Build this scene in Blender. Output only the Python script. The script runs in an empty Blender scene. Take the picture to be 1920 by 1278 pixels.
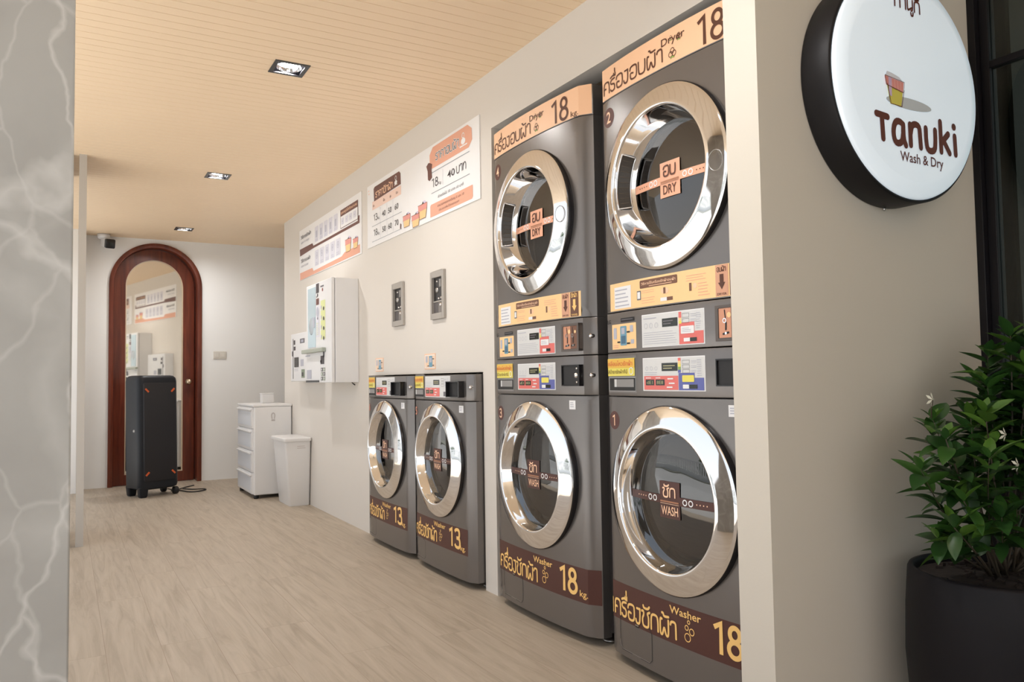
import bpy, bmesh, math, random
from mathutils import Vector, Matrix
random.seed(7)
SC = bpy.context.scene
COL = SC.collection
R = math.radians

# ------------------------------------------------------------------ camera, sky, sun, exposure
def look(yaw, pitch, roll):
    f = Vector((math.sin(yaw)*math.cos(pitch), math.cos(yaw)*math.cos(pitch), math.sin(pitch)))
    r = Vector((math.cos(yaw), -math.sin(yaw), 0)); u = r.cross(f)
    c, s = math.cos(roll), math.sin(roll)
    r2 = c*r + s*u; u2 = -s*r + c*u
    return Matrix(((r2.x, u2.x, -f.x), (r2.y, u2.y, -f.y), (r2.z, u2.z, -f.z))).to_4x4()
cd = bpy.data.cameras.new('camera'); cam = bpy.data.objects.new('camera', cd); COL.objects.link(cam)
cd.sensor_width = 36; cd.lens = 36*1470/1920; cd.clip_start = .02; cd.clip_end = 200
cam.matrix_world = Matrix.Translation((0, 0, .96)) @ look(R(29.7), R(2.72), R(-.89))
SC.camera = cam

world = bpy.data.worlds.new('sky'); SC.world = world; world.use_nodes = True
nt = world.node_tree; nt.nodes.clear()
out = nt.nodes.new('ShaderNodeOutputWorld'); bg = nt.nodes.new('ShaderNodeBackground')
tc = nt.nodes.new('ShaderNodeTexCoord'); sx = nt.nodes.new('ShaderNodeSeparateXYZ'); rp = nt.nodes.new('ShaderNodeValToRGB')
rp.color_ramp.elements[0].position = 0.0; rp.color_ramp.elements[0].color = (1.0, .99, .97, 1)
rp.color_ramp.elements[1].position = .7; rp.color_ramp.elements[1].color = (.66, .80, 1.0, 1)
nt.links.new(tc.outputs['Generated'], sx.inputs[0]); nt.links.new(sx.outputs['Z'], rp.inputs[0])
nt.links.new(rp.outputs[0], bg.inputs[0]); bg.inputs[1].default_value = 1.7
nt.links.new(bg.outputs[0], out.inputs[0])

sl = bpy.data.lights.new('sun', 'SUN'); sl.energy = 14.0; sl.angle = R(2); sl.color = (1, .985, .96)
sun = bpy.data.objects.new('sun', sl); COL.objects.link(sun)
sun.rotation_euler = Vector((.22, .28, -1)).to_track_quat('-Z', 'Y').to_euler(); sun.location = (-4, -3, 8)

SC.view_settings.view_transform = 'Standard'; SC.view_settings.look = 'None'
SC.view_settings.gamma = 1; SC.view_settings.use_curve_mapping = False
SC.view_settings.exposure = -0.42

# ------------------------------------------------------------------ materials
def lin(h):
    h = h.lstrip('#'); o = []
    for i in (0, 2, 4):
        c = int(h[i:i+2], 16)/255
        o.append(c/12.92 if c <= .04045 else ((c+.055)/1.055)**2.4)
    return o
MATS = {}
def mat(name, col, rough=.5, metal=0., emit=0., spec=None, coat=0.):
    if name in MATS: return MATS[name]
    m = bpy.data.materials.new(name); m.use_nodes = True
    b = m.node_tree.nodes['Principled BSDF']
    c = lin(col) if isinstance(col, str) else col
    b.inputs['Base Color'].default_value = (*c, 1); b.inputs['Roughness'].default_value = rough
    b.inputs['Metallic'].default_value = metal
    if spec is not None: b.inputs['Specular IOR Level'].default_value = spec
    if coat: b.inputs['Coat Weight'].default_value = coat; b.inputs['Coat Roughness'].default_value = .08
    if emit:
        b.inputs['Emission Color'].default_value = (*c, 1); b.inputs['Emission Strength'].default_value = emit
    m.diffuse_color = (*c, 1)
    MATS[name] = m
    return m
def nodes(m): return m.node_tree.nodes, m.node_tree.links, m.node_tree.nodes['Principled BSDF']
def noisy(m, scale, amount, bump=0., bscale=None, detail=4):
    """small tonal unevenness of a painted surface"""
    N, L, b = nodes(m)
    geo = N.new('ShaderNodeTexCoord'); nz = N.new('ShaderNodeTexNoise')
    nz.inputs['Scale'].default_value = scale; nz.inputs['Detail'].default_value = detail
    L.new(geo.outputs['Object'], nz.inputs['Vector'])
    hs = N.new('ShaderNodeHueSaturation'); hs.inputs['Color'].default_value = b.inputs['Base Color'].default_value
    mr = N.new('ShaderNodeMapRange'); mr.inputs['To Min'].default_value = 1-amount; mr.inputs['To Max'].default_value = 1+amount
    L.new(nz.outputs['Fac'], mr.inputs['Value']); L.new(mr.outputs[0], hs.inputs['Value'])
    L.new(hs.outputs[0], b.inputs['Base Color'])
    if bump:
        n2 = N.new('ShaderNodeTexNoise'); n2.inputs['Scale'].default_value = bscale or scale*8
        L.new(geo.outputs['Object'], n2.inputs['Vector'])
        bp = N.new('ShaderNodeBump'); bp.inputs['Strength'].default_value = bump; bp.inputs['Distance'].default_value = .002
        L.new(n2.outputs['Fac'], bp.inputs['Height']); L.new(bp.outputs[0], b.inputs['Normal'])
    return m
def glass(name, tint=(1, 1, 1), ior=1.5, rough=0.):
    if name in MATS: return MATS[name]
    m = bpy.data.materials.new(name); m.use_nodes = True; N = m.node_tree.nodes; L = m.node_tree.links; N.clear()
    o = N.new('ShaderNodeOutputMaterial'); mx = N.new('ShaderNodeMixShader'); t = N.new('ShaderNodeBsdfTransparent')
    g = N.new('ShaderNodeBsdfGlossy'); fr = N.new('ShaderNodeFresnel')
    fr.inputs['IOR'].default_value = ior; t.inputs['Color'].default_value = (*tint, 1); g.inputs['Roughness'].default_value = rough
    L.new(fr.outputs[0], mx.inputs[0]); L.new(t.outputs[0], mx.inputs[1]); L.new(g.outputs[0], mx.inputs[2]); L.new(mx.outputs[0], o.inputs[0])
    MATS[name] = m; return m

M_WALL = noisy(mat('cream paint', (.72, .675, .62), .75), 1.2, .012, .06, 160)
M_WALLW = noisy(mat('white paint', (.89, .885, .875), .7), 1.2, .012, .06, 160)
M_BEIGE = noisy(mat('beige paint', (.68, .63, .55), .8), 1.5, .02, .08, 160)
M_DARK = mat('black rubber', (.012, .011, .012), .5)
M_BLACK = mat('black gloss plastic', (.012, .011, .013), .25)
M_CHROME = mat('chrome', (.86, .86, .87), .05, 1.)
M_STEEL = mat('brushed steel', (.45, .44, .43), .3, 1.)
M_DRUM = mat('drum steel', (.22, .20, .19), .38, .9)
M_GRAY = mat('graphite metallic paint', (.205, .190, .182), .3, .7)
M_GRAYD = mat('graphite side paint', (.15, .135, .13), .45, .4)  # sides are the same grey as the fronts; shade of the gaps darkens this copy
M_ORANGE = mat('peach vinyl', '#f8c9a3', .45)
M_AMBER = mat('amber vinyl', '#fdd49a', .45)
M_PINK = mat('salmon vinyl', '#f2b394', .45)
M_BROWN = mat('brown vinyl', '#512c25', .42)
M_BROWN2 = mat('warm brown vinyl', '#7a5340', .45)
M_TXTY = mat('yellow lettering', '#ffd080', .45)
M_TXTP = mat('peach lettering', '#ffd3b0', .45)
M_TXTB = mat('brown lettering', '#5b3626', .5)
M_WHITEV = mat('white vinyl', (.88, .88, .89), .4)
M_SILV = mat('silver panel film', (.72, .725, .72), .35)
M_RED = mat('red panel film', '#e6756e', .35)
M_BLUE = mat('blue panel film', '#6168ad', .35)
M_YEL = mat('yellow vinyl', '#efe168', .45)
M_LCD = mat('display window', (.02, .024, .02), .12)
M_SEG = mat('display segments', '#b9b38a', .4)
M_INK = mat('grey ink', '#6d6a70', .5)
M_INKL = mat('pale grey ink', '#b9bac6', .5)
M_GREEN = mat('green ink', '#8fae5a', .5)
M_WPL = noisy(mat('white plastic', (.80, .79, .785), .35), 3, .01)
M_WENAM = mat('white enamel', (.82, .82, .83), .3)
M_COPPER = mat('copper coin plate', '#d79a7c', .35, .3)

# ------------------------------------------------------------------ mesh builder
class MB:
    def __init__(s): s.v = []; s.f = []; s.mi = []; s.mats = []; s.sm = []
    def m(s, mt):
        if mt not in s.mats: s.mats.append(mt)
        return s.mats.index(mt)
    def face(s, pts, mt, sm=False):
        i0 = len(s.v); s.v += [tuple(p) for p in pts]; s.f.append(list(range(i0, i0+len(pts)))); s.mi.append(s.m(mt)); s.sm.append(sm)
    def raw(s, vs, fs, mt, sm=False):
        i0 = len(s.v); s.v += [tuple(p) for p in vs]; k = s.m(mt)
        for f in fs: s.f.append([i+i0 for i in f]); s.mi.append(k); s.sm.append(sm)
    def box(s, x0, x1, y0, y1, z0, z1, mt, xf=None):
        vs = [(x, y, z) for x in (x0, x1) for y in (y0, y1) for z in (z0, z1)]
        if xf: vs = [xf(Vector(p)) for p in vs]
        s.raw(vs, [(0, 1, 3, 2), (4, 6, 7, 5), (0, 4, 5, 1), (2, 3, 7, 6), (0, 2, 6, 4), (1, 5, 7, 3)], mt)
    def lathe(s, prof, mt, cy=0, cz=0, n=96, caps=False, mats=None, axis='x', xf=None):
        """profile of (radius, axial) turned about a line parallel to the axis"""
        vs = []
        for r, x in prof:
            for i in range(n):
                a = 2*math.pi*i/n; c, d = r*math.cos(a), r*math.sin(a)
                p = (x, cy+c, cz+d) if axis == 'x' else (cy+c, cz+d, x)
                vs.append(xf(Vector(p)) if xf else p)
        i0 = len(s.v); s.v += [tuple(p) for p in vs]
        for k in range(len(prof)-1):
            mk = s.m(mats[k] if mats else mt)
            for i in range(n):
                j = (i+1) % n
                s.f.append([i0+k*n+i, i0+k*n+j, i0+(k+1)*n+j, i0+(k+1)*n+i]); s.mi.append(mk); s.sm.append(True)
        if caps:
            s.f.append([i0+i for i in range(n)][::-1]); s.mi.append(s.m(mt)); s.sm.append(False)
            b = i0+(len(prof)-1)*n
            s.f.append([b+i for i in range(n)]); s.mi.append(s.m(mt)); s.sm.append(False)
    def tube(s, path, r, mt, n=8, closed=False):
        P = [Vector(p) for p in path]; L = len(P); rr = r if isinstance(r, (list, tuple)) else [r]*L
        i0 = len(s.v); prev = None
        for k in range(L):
            a = P[(k-1) % L] if (closed or k > 0) else P[k]; b = P[(k+1) % L] if (closed or k < L-1) else P[k]
            t = (b-a).normalized()
            if prev is None:
                up = Vector((0, 0, 1)) if abs(t.z) < .9 else Vector((1, 0, 0)); nx = t.cross(up).normalized()
            else: nx = (prev - t*prev.dot(t)).normalized()
            prev = nx; ny = t.cross(nx)
            for i in range(n):
                an = 2*math.pi*i/n; s.v.append(tuple(P[k]+(nx*math.cos(an)+ny*math.sin(an))*rr[k]))
        mk = s.m(mt)
        for k in range(L if closed else L-1):
            for i in range(n):
                j = (i+1) % n; k2 = (k+1) % L
                s.f.append([i0+k*n+i, i0+k*n+j, i0+k2*n+j, i0+k2*n+i]); s.mi.append(mk); s.sm.append(True)
        if not closed:
            s.f.append([i0+i for i in range(n)][::-1]); s.mi.append(mk); s.sm.append(False)
            s.f.append([i0+(L-1)*n+i for i in range(n)]); s.mi.append(mk); s.sm.append(False)
    def prism(s, poly, z0, z1, mt, sides=None, xf=None):
        n = len(poly); vs = [(x, y, z0) for x, y in poly]+[(x, y, z1) for x, y in poly]
        if xf: vs = [xf(Vector(p)) for p in vs]
        fs = [tuple(range(n))[::-1], tuple(range(n, 2*n))]+[(i, (i+1) % n, n+(i+1) % n, n+i) for i in range(n)]
        s.raw(vs, fs, mt)
    def build(s, name, parent=None, solid=True, angle=None, bevel=0, seg=2, loc=None):
        me = bpy.data.meshes.new(name); me.from_pydata(s.v, [], s.f)
        for mt in s.mats: me.materials.append(mt)
        me.polygons.foreach_set('material_index', s.mi)
        me.polygons.foreach_set('use_smooth', [bool(x) or angle is not None for x in s.sm])
        if solid:
            bm = bmesh.new(); bm.from_mesh(me)
            bmesh.ops.remove_doubles(bm, verts=bm.verts, dist=1e-5)
            bmesh.ops.recalc_face_normals(bm, faces=bm.faces)
            if bevel:
                ed = [e for e in bm.edges if len(e.link_faces) == 2 and e.calc_face_angle(0) > R(35)]
                bmesh.ops.bevel(bm, geom=ed, offset=bevel, segments=seg, affect='EDGES', profile=.5, clamp_overlap=True)
            bm.to_mesh(me); bm.free()
        if angle is not None: me.set_sharp_from_angle(angle=R(angle))
        me.update()
        return link(name, me, parent, loc)
def link(name, me, parent=None, loc=None):
    o = bpy.data.objects.new(name, me); COL.objects.link(o)
    if parent: o.parent = parent
    if loc: o.location = loc
    return o
def thing(name, label, cat, loc=(0, 0, 0), rz=0, group=None):
    o = bpy.data.objects.new(name, None); COL.objects.link(o); o.empty_display_size = .1
    o.location = loc; o.rotation_euler = (0, 0, rz)
    return tag(o, label, cat, group)
def tag(o, label, cat, group=None, kind=None):
    o['label'] = label; o['category'] = cat
    if group: o['group'] = group
    if kind: o['kind'] = kind
    return o
def struct(o, label=None, cat=None):
    o['kind'] = 'structure'
    if label: o['label'] = label
    if cat: o['category'] = cat
    return o

# ------------------------------------------------------------------ lettering and flat print
_TXT = {}
def txt2d(s, bold=0.):
    k = (s, bold)
    if k in _TXT: return _TXT[k]
    c = bpy.data.curves.new('lettering', 'FONT'); c.body = s; c.resolution_u = 3; c.offset = bold
    o = bpy.data.objects.new('lettering', c); COL.objects.link(o)
    dg = bpy.context.evaluated_depsgraph_get(); ev = o.evaluated_get(dg); me = ev.to_mesh()
    vs = [(v.co.x, v.co.y) for v in me.vertices]; fs = [list(p.vertices) for p in me.polygons]
    ev.to_mesh_clear(); bpy.data.objects.remove(o); bpy.data.curves.remove(c)
    _TXT[k] = (vs, fs); return _TXT[k]
def cap():
    vs, _ = txt2d('H'); return max(y for _, y in vs)
CAP = cap()

def chaikin(p, it=2):
    for _ in range(it):
        q = [p[0]]
        for a, b in zip(p, p[1:]):
            q += [(a[0]*.75+b[0]*.25, a[1]*.75+b[1]*.25), (a[0]*.25+b[0]*.75, a[1]*.25+b[1]*.75)]
        p = q+[p[-1]]
    return p
# loopless Thai letters as pen strokes; (advance, strokes); marks have advance 0 and sit over the letter before
TH = {
 'เ': (.26, [[(.08, 1), (.08, 0)]]),
 'ค': (.74, [[(.06, 0), (.06, .7), (.14, 1.02), (.54, 1.02), (.62, .7), (.62, 0)], [(.06, .42), (.2, .5), (.27, .46)]]),
 'ร': (.6, [[(.46, 1.0), (.16, .98), (.02, .78), (.12, .58), (.36, .56), (.48, .38), (.42, .0), (.14, -.04), (.04, .14)]]),
 'อ': (.74, [[(.04, .74), (.1, 1.03), (.6, 1.06), (.64, .7), (.64, .3), (.56, -.05), (.12, -.06), (.06, .3), (.1, .5), (.32, .44)]]),
 'ง': (.58, [[(.14, .98), (.42, .98)], [(.42, 1.0), (.42, .3), (.34, -.06), (.1, -.05), (.04, .2)]]),
 'ซ': (.74, [[(.0, .96), (.16, 1.0), (.18, .72), (.06, .52), (.06, .2), (.14, -.06), (.54, -.06), (.58, .25), (.58, .7), (.46, .88), (.68, 1.02)]]),
 'ก': (.74, [[(.06, 0), (.06, .7), (.14, 1.02), (.54, 1.02), (.62, .7), (.62, 0)]]),
 'ผ': (.82, [[(.2, .98), (.06, 1.0), (.06, .2), (.1, -.06), (.24, -.04), (.38, .56), (.5, -.04), (.66, -.06), (.7, .2), (.7, 1)]]),
 'า': (.58, [[(.04, .82), (.1, 1.04), (.42, 1.04), (.44, .7), (.44, 0)]]),
 'บ': (.74, [[(.06, 1), (.06, .3), (.14, -.05), (.54, -.05), (.62, .3), (.62, 1)]]),
 'ท': (.74, [[(.06, 1), (.06, 0)], [(.06, .5), (.22, .95), (.46, 1.06), (.6, .8), (.6, 0)]]),
 'น': (.74, [[(.06, 1), (.06, 0), (.2, .05), (.5, .28)], [(.6, 1), (.6, .1), (.44, .0)]]),
 'ื': (0, [[(-.56, 1.16), (-.3, 1.3), (-.06, 1.2)], [(-.22, 1.22), (-.22, 1.4)], [(-.07, 1.2), (-.07, 1.42)]]),
 '่': (0, [[(-.12, 1.56), (-.12, 1.8)]]),
 'ั': (0, [[(-.6, 1.36), (-.56, 1.2), (-.2, 1.2), (-.08, 1.38)]]),
 '้': (0, [[(-.6, 1.4), (-.5, 1.4), (-.46, 1.18), (-.1, 1.24)]]),
 'ู': (0, [[(-.34, -.2), (-.3, -.46), (-.12, -.44), (-.1, -.14)]]),
 'ิ': (0, [[(-.62, 1.18), (-.4, 1.38), (-.14, 1.2), (-.62, 1.18)]]),
 ' ': (.4, []),
}
def thai(s):
    x = 0; o = []
    for ch in s:
        a, st = TH[ch]
        o += [[(px+x, py) for px, py in p] for p in st]; x += a
    return o, x
class Dec:
    """flat print in (u right, v up) laid on a surface by fn(u, v, offset)"""
    brk = (.041, 2*.3685-.041, 2*.343-.041)
    def __init__(s, mb, fn, du=None, step=.0006): s.mb = mb; s.fn = fn; s.du = du; s.step = step
    def P(s, u, v, l): return s.fn(u, v, l*s.step)
    def rect(s, u0, v0, u1, v1, mt, l=1):
        n = max(1, int(math.ceil(abs(u1-u0)/s.du))) if s.du else 1
        us = [u0+(u1-u0)*i/n for i in range(n+1)]
        if s.du and u1 > u0: us = sorted(us+[q for q in s.brk if u0+1e-4 < q < u1-1e-4])
        for a, b in zip(us, us[1:]):
            s.mb.face([s.P(a, v0, l), s.P(b, v0, l), s.P(b, v1, l), s.P(a, v1, l)], mt, True)
    def poly(s, pts, mt, l=1): s.mb.face([s.P(u, v, l) for u, v in pts], mt)
    def disc(s, u, v, r, mt, l=1, n=28, ry=None):
        ry = ry or r; s.poly([(u+r*math.cos(2*math.pi*i/n), v+ry*math.sin(2*math.pi*i/n)) for i in range(n)], mt, l)
    def ring(s, u, v, r, w, mt, l=1, n=24):
        s.stroke([(u+r*math.cos(2*math.pi*i/n), v+r*math.sin(2*math.pi*i/n)) for i in range(n+1)], w, mt, l, 0)
    def rrect(s, u0, v0, u1, v1, r, mt, l=1):
        if s.du and u1-u0 > .05:
            s.rect(u0+r, v0, u1-r, v1, mt, l); q = [(math.cos(R(a)), math.sin(R(a))) for a in (90, 67.5, 45, 22.5, 0)]
            s.poly([(u1-r, v0), (u1-r+0, v1)]+[(u1-r+r*c, v1-r+r*z) for c, z in q]+[(u1-r+r*c, v0+r-r*z) for c, z in q[::-1]], mt, l)
            s.poly([(u0+r, v0), (u0+r, v1)]+[(u0+r-r*c, v1-r+r*z) for c, z in q]+[(u0+r-r*c, v0+r-r*z) for c, z in q[::-1]], mt, l)
            return
        p = []
        for cx, cy, a0 in ((u1-r, v1-r, 0), (u0+r, v1-r, 90), (u0+r, v0+r, 180), (u1-r, v0+r, 270)):
            p += [(cx+r*math.cos(R(a0+k*22.5)), cy+r*math.sin(R(a0+k*22.5))) for k in range(5)]
        s.poly(p, mt, l)
    def stroke(s, pts, w, mt, l=1, it=2):
        s.k = (getattr(s, 'k', 0)+1) % 6; l = l+.09*s.k
        p = chaikin(pts, it) if it else list(pts)
        p = [q for i, q in enumerate(p) if i == 0 or math.hypot(q[0]-p[i-1][0], q[1]-p[i-1][1]) > 1e-6]
        closed = len(p) > 3 and math.hypot(p[0][0]-p[-1][0], p[0][1]-p[-1][1]) < 1e-5
        if closed: p = p[:-1]
        n = len(p); L, Rr = [], []
        def nrm(a, b):
            dx, dy = b[0]-a[0], b[1]-a[1]; q = math.hypot(dx, dy) or 1; return (-dy/q, dx/q)
        for i in range(n):
            n0 = nrm(p[i-1], p[i]) if (i > 0 or closed) else nrm(p[0], p[1])
            n1 = nrm(p[i], p[(i+1) % n]) if (i < n-1 or closed) else nrm(p[-2], p[-1])
            mx, my = n0[0]+n1[0], n0[1]+n1[1]; q = math.hypot(mx, my) or 1; mx, my = mx/q, my/q
            k = min(1.6, 1/max(.3, mx*n1[0]+my*n1[1]))*w/2
            L.append((p[i][0]+mx*k, p[i][1]+my*k)); Rr.append((p[i][0]-mx*k, p[i][1]-my*k))
        for i in range(n if closed else n-1):
            j = (i+1) % n; s.poly([L[i], L[j], Rr[j], Rr[i]], mt, l)
        if not closed and s.round:
            for c, A, B, o in ((p[0], Rr[0], L[0], nrm(p[0], p[1])), (p[-1], L[-1], Rr[-1], nrm(p[-1], p[-2]))):
                a0 = math.atan2(A[1]-c[1], A[0]-c[0]); s.poly([(c[0]+w/2*math.cos(a0+math.pi*i/6*s.sgn(c, A, o)), c[1]+w/2*math.sin(a0+math.pi*i/6*s.sgn(c, A, o))) for i in range(7)], mt, l)
    round = True
    @staticmethod
    def sgn(c, A, o):
        # turn from edge point A round the outside of the end; o is the left normal of the direction pointing into the stroke
        inx, iny = o[1], -o[0]; ax, ay = A[0]-c[0], A[1]-c[1]
        return 1 if ax*(-iny)-ay*(-inx) > 0 else -1
    DIG = {'1': [[(.06, .80), (.33, .955), (.33, 0.0)]],
           '8': [[(.28+.185*math.cos(i*math.pi/12), .74+.215*math.sin(i*math.pi/12)) for i in range(25)], [(.28+.235*math.cos(i*math.pi/12), .27+.24*math.sin(i*math.pi/12)) for i in range(25)]],
           '3': [[(.05, .84), (.14, .97), (.44, .99), (.5, .76), (.44, .54), (.2, .535)], [(.2, .515), (.48, .51), (.54, .26), (.48, .02), (.14, .02), (.03, .17)]]}
    def digits(s, txt, u0, v0, h, width, mt, l=2, w=.15):
        a = width/len(txt); kx = a/.58; s.round = False
        for i, c in enumerate(txt):
            for st in s.DIG[c]: s.stroke([(u0+i*a+x*kx, v0+y*h) for x, y in st], w*h, mt, l, 0 if c in '18' else 2)
        s.round = True
    def thai(s, txt, u0, v0, width, h, mt, l=2, w=.15):
        st, adv = thai(txt); kx = width/adv
        for p in st:
            q = [(u0+x*kx, v0+y*h) for x, y in p]
            s.stroke(q, w*h, mt, l)
    def text(s, txt, u0, v0, h, mt, l=2, width=None, bold=0., align='l'):
        vs, fs = txt2d(txt, bold)
        if not vs: return
        k = h/CAP; x0 = min(v[0] for v in vs); x1 = max(v[0] for v in vs)
        kx = width/(x1-x0) if width else k; w = (x1-x0)*kx
        o = u0-(w if align == 'r' else w/2 if align == 'c' else 0)
        s.mb.raw([s.P(o+(x-x0)*kx, v0+y*k, l) for x, y in vs], fs, mt)
    def lines(s, u0, v0, u1, v1, n, mt, l=2, t=.4, ragged=.3):
        """n rows of small print too fine to read"""
        rnd = random.Random(n*97+int(u0*1e4)); h = (v1-v0)/n
        for i in range(n):
            s.rect(u0, v0+i*h+h*.3, u1-(u1-u0)*ragged*rnd.random(), v0+i*h+h*(.3+t), mt, l)

# ------------------------------------------------------------------ room
XW, YB, ZC = 1.673, 8.28, 2.36
PIT = .0625; OFF = .0425
LAMPS = [(.858, 1.4175), (.858, 3.48), (.886, 5.5425), (.925, 7.605)]  # the first downlight is out of view, added for its light

def wood_floor():
    m = bpy.data.materials.new('oak plank floor'); m.use_nodes = True; N, L, b = nodes(m)
    tc = N.new('ShaderNodeTexCoord'); mp = N.new('ShaderNodeMapping'); mp.inputs['Rotation'].default_value = (0, 0, R(90))
    mp.inputs['Location'].default_value = (.3, .044, 0)
    L.new(tc.outputs['Object'], mp.inputs['Vector'])
    br = N.new('ShaderNodeTexBrick'); br.offset = .37; br.inputs['Scale'].default_value = 1
    br.inputs['Brick Width'].default_value = 1.22; br.inputs['Row Height'].default_value = .18; br.inputs['Mortar Size'].default_value = .0012
    br.inputs['Mortar Smooth'].default_value = .2; br.inputs['Bias'].default_value = 0
    br.inputs['Color1'].default_value = (0, 0, 0, 1); br.inputs['Color2'].default_value = (1, 1, 1, 1); br.inputs['Mortar'].default_value = (.5, .5, .5, 1)
    L.new(mp.outputs[0], br.inputs['Vector'])
    st = N.new('ShaderNodeMapping'); st.inputs['Scale'].default_value = (11, .8, 1); L.new(tc.outputs['Object'], st.inputs['Vector'])
    ad = N.new('ShaderNodeVectorMath'); ad.operation = 'ADD'; L.new(st.outputs[0], ad.inputs[0])
    sc = N.new('ShaderNodeVectorMath'); sc.operation = 'SCALE'; sc.inputs['Scale'].default_value = 7; L.new(br.outputs['Color'], sc.inputs[0]); L.new(sc.outputs[0], ad.inputs[1])
    n1 = N.new('ShaderNodeTexNoise'); n1.inputs['Scale'].default_value = 2.4; n1.inputs['Detail'].default_value = 9; n1.inputs['Roughness'].default_value = .62; n1.inputs['Distortion'].default_value = 1.2
    L.new(ad.outputs[0], n1.inputs['Vector'])
    n2 = N.new('ShaderNodeTexNoise'); n2.inputs['Scale'].default_value = 1.1; n2.inputs['Detail'].default_value = 3; L.new(ad.outputs[0], n2.inputs['Vector'])
    cr = N.new('ShaderNodeValToRGB'); e = cr.color_ramp.elements
    e[0].position = .28; e[0].color = (.345, .277, .205, 1); e[1].position = .74; e[1].color = (.51, .425, .335, 1)
    k = e.new(.5); k.color = (.44, .364, .278, 1)
    L.new(n1.outputs['Fac'], cr.inputs[0])
    hs = N.new('ShaderNodeHueSaturation'); mr = N.new('ShaderNodeMapRange'); mr.inputs['To Min'].default_value = .92; mr.inputs['To Max'].default_value = 1.08
    L.new(n2.outputs['Fac'], mr.inputs['Value']); L.new(mr.outputs[0], hs.inputs['Value']); L.new(cr.outputs[0], hs.inputs['Color'])
    mx = N.new('ShaderNodeMix'); mx.data_type = 'RGBA'; mx.inputs[7].default_value = (.27, .19, .13, 1)
    ml = N.new('ShaderNodeMath'); ml.operation = 'MULTIPLY'; ml.inputs[1].default_value = .6; L.new(br.outputs['Fac'], ml.inputs[0])
    L.new(ml.outputs[0], mx.inputs[0]); L.new(hs.outputs[0], mx.inputs[6]); L.new(mx.outputs[2], b.inputs['Base Color'])
    b.inputs['Roughness'].default_value = .5
    bp = N.new('ShaderNodeBump'); bp.inputs['Strength'].default_value = .25; bp.inputs['Distance'].default_value = .002
    sb = N.new('ShaderNodeMath'); sb.operation = 'SUBTRACT'; L.new(n1.outputs['Fac'], sb.inputs[0]); L.new(br.outputs['Fac'], sb.inputs[1])
    L.new(sb.outputs[0], bp.inputs['Height']); L.new(bp.outputs[0], b.inputs['Normal'])
    return m
def marble():
    m = bpy.data.materials.new('grey veined marble'); m.use_nodes = True; N, L, b = nodes(m)
    tc = N.new('ShaderNodeTexCoord'); n0 = N.new('ShaderNodeTexNoise'); n0.inputs['Scale'].default_value = 3; n0.inputs['Detail'].default_value = 6
    L.new(tc.outputs['Object'], n0.inputs['Vector'])
    cr = N.new('ShaderNodeValToRGB'); e = cr.color_ramp.elements
    e[0].position = .3; e[0].color = (.30, .285, .265, 1); e[1].position = .72; e[1].color = (.40, .39, .37, 1)
    L.new(n0.outputs['Fac'], cr.inputs[0]); last = cr.outputs[0]
    nd = N.new('ShaderNodeTexNoise'); nd.inputs['Scale'].default_value = 5; nd.inputs['Detail'].default_value = 4; L.new(tc.outputs['Object'], nd.inputs['Vector'])
    for sc, amt, w, top, rot in ((1.5, .16, .016, .8, .62), (3.4, .10, .020, .45, .75), (2.2, .2, .10, .30, .5)):
        va = N.new('ShaderNodeVectorMath'); va.operation = 'MULTIPLY_ADD'; va.inputs[1].default_value = (amt, amt, amt)
        L.new(nd.outputs['Color'], va.inputs[0]); L.new(tc.outputs['Object'], va.inputs[2])
        mp = N.new('ShaderNodeMapping'); mp.inputs['Rotation'].default_value = (0, rot, 0); mp.inputs['Scale'].default_value = (2.1, 1, 1.0); mp.inputs['Location'].default_value = (sc, 0, amt*3)
        L.new(va.outputs[0], mp.inputs['Vector'])
        vo = N.new('ShaderNodeTexVoronoi'); vo.feature = 'DISTANCE_TO_EDGE'; vo.inputs['Scale'].default_value = sc; L.new(mp.outputs[0], vo.inputs['Vector'])
        r = N.new('ShaderNodeMapRange'); r.inputs['From Min'].default_value = 0; r.inputs['From Max'].default_value = w; r.inputs['To Min'].default_value = top; r.inputs['To Max'].default_value = 0
        L.new(vo.outputs['Distance'], r.inputs['Value'])
        ml = N.new('ShaderNodeMath'); ml.operation = 'MULTIPLY'; L.new(r.outputs[0], ml.inputs[0]); L.new(n0.outputs['Fac'], ml.inputs[1])
        mx = N.new('ShaderNodeMix'); mx.data_type = 'RGBA'; mx.inputs[7].default_value = (.66, .645, .62, 1)
        L.new(ml.outputs[0], mx.inputs[0]); L.new(last, mx.inputs[6]); last = mx.outputs[2]
    L.new(last, b.inputs['Base Color']); b.inputs['Roughness'].default_value = .42; b.inputs['Specular IOR Level'].default_value = .3
    return m
M_FLOOR = wood_floor(); M_MARBLE = marble()
M_CEIL = noisy(mat('tan ceiling boards', (.90, .70, .485), .5), 2.0, .03)

b = MB(); b.box(-.55, 3.2, -2.6, 8.6, -.06, 0, M_FLOOR); struct(b.build('floor'))
b = MB(); b.box(-1.6, -.55, -2.6, 9.5, -.08, -.01, mat('pale step stone', (.55, .53, .5), .6)); struct(b.build('trim_1'), 'pale stone step along the open shop front', 'step')

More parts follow.
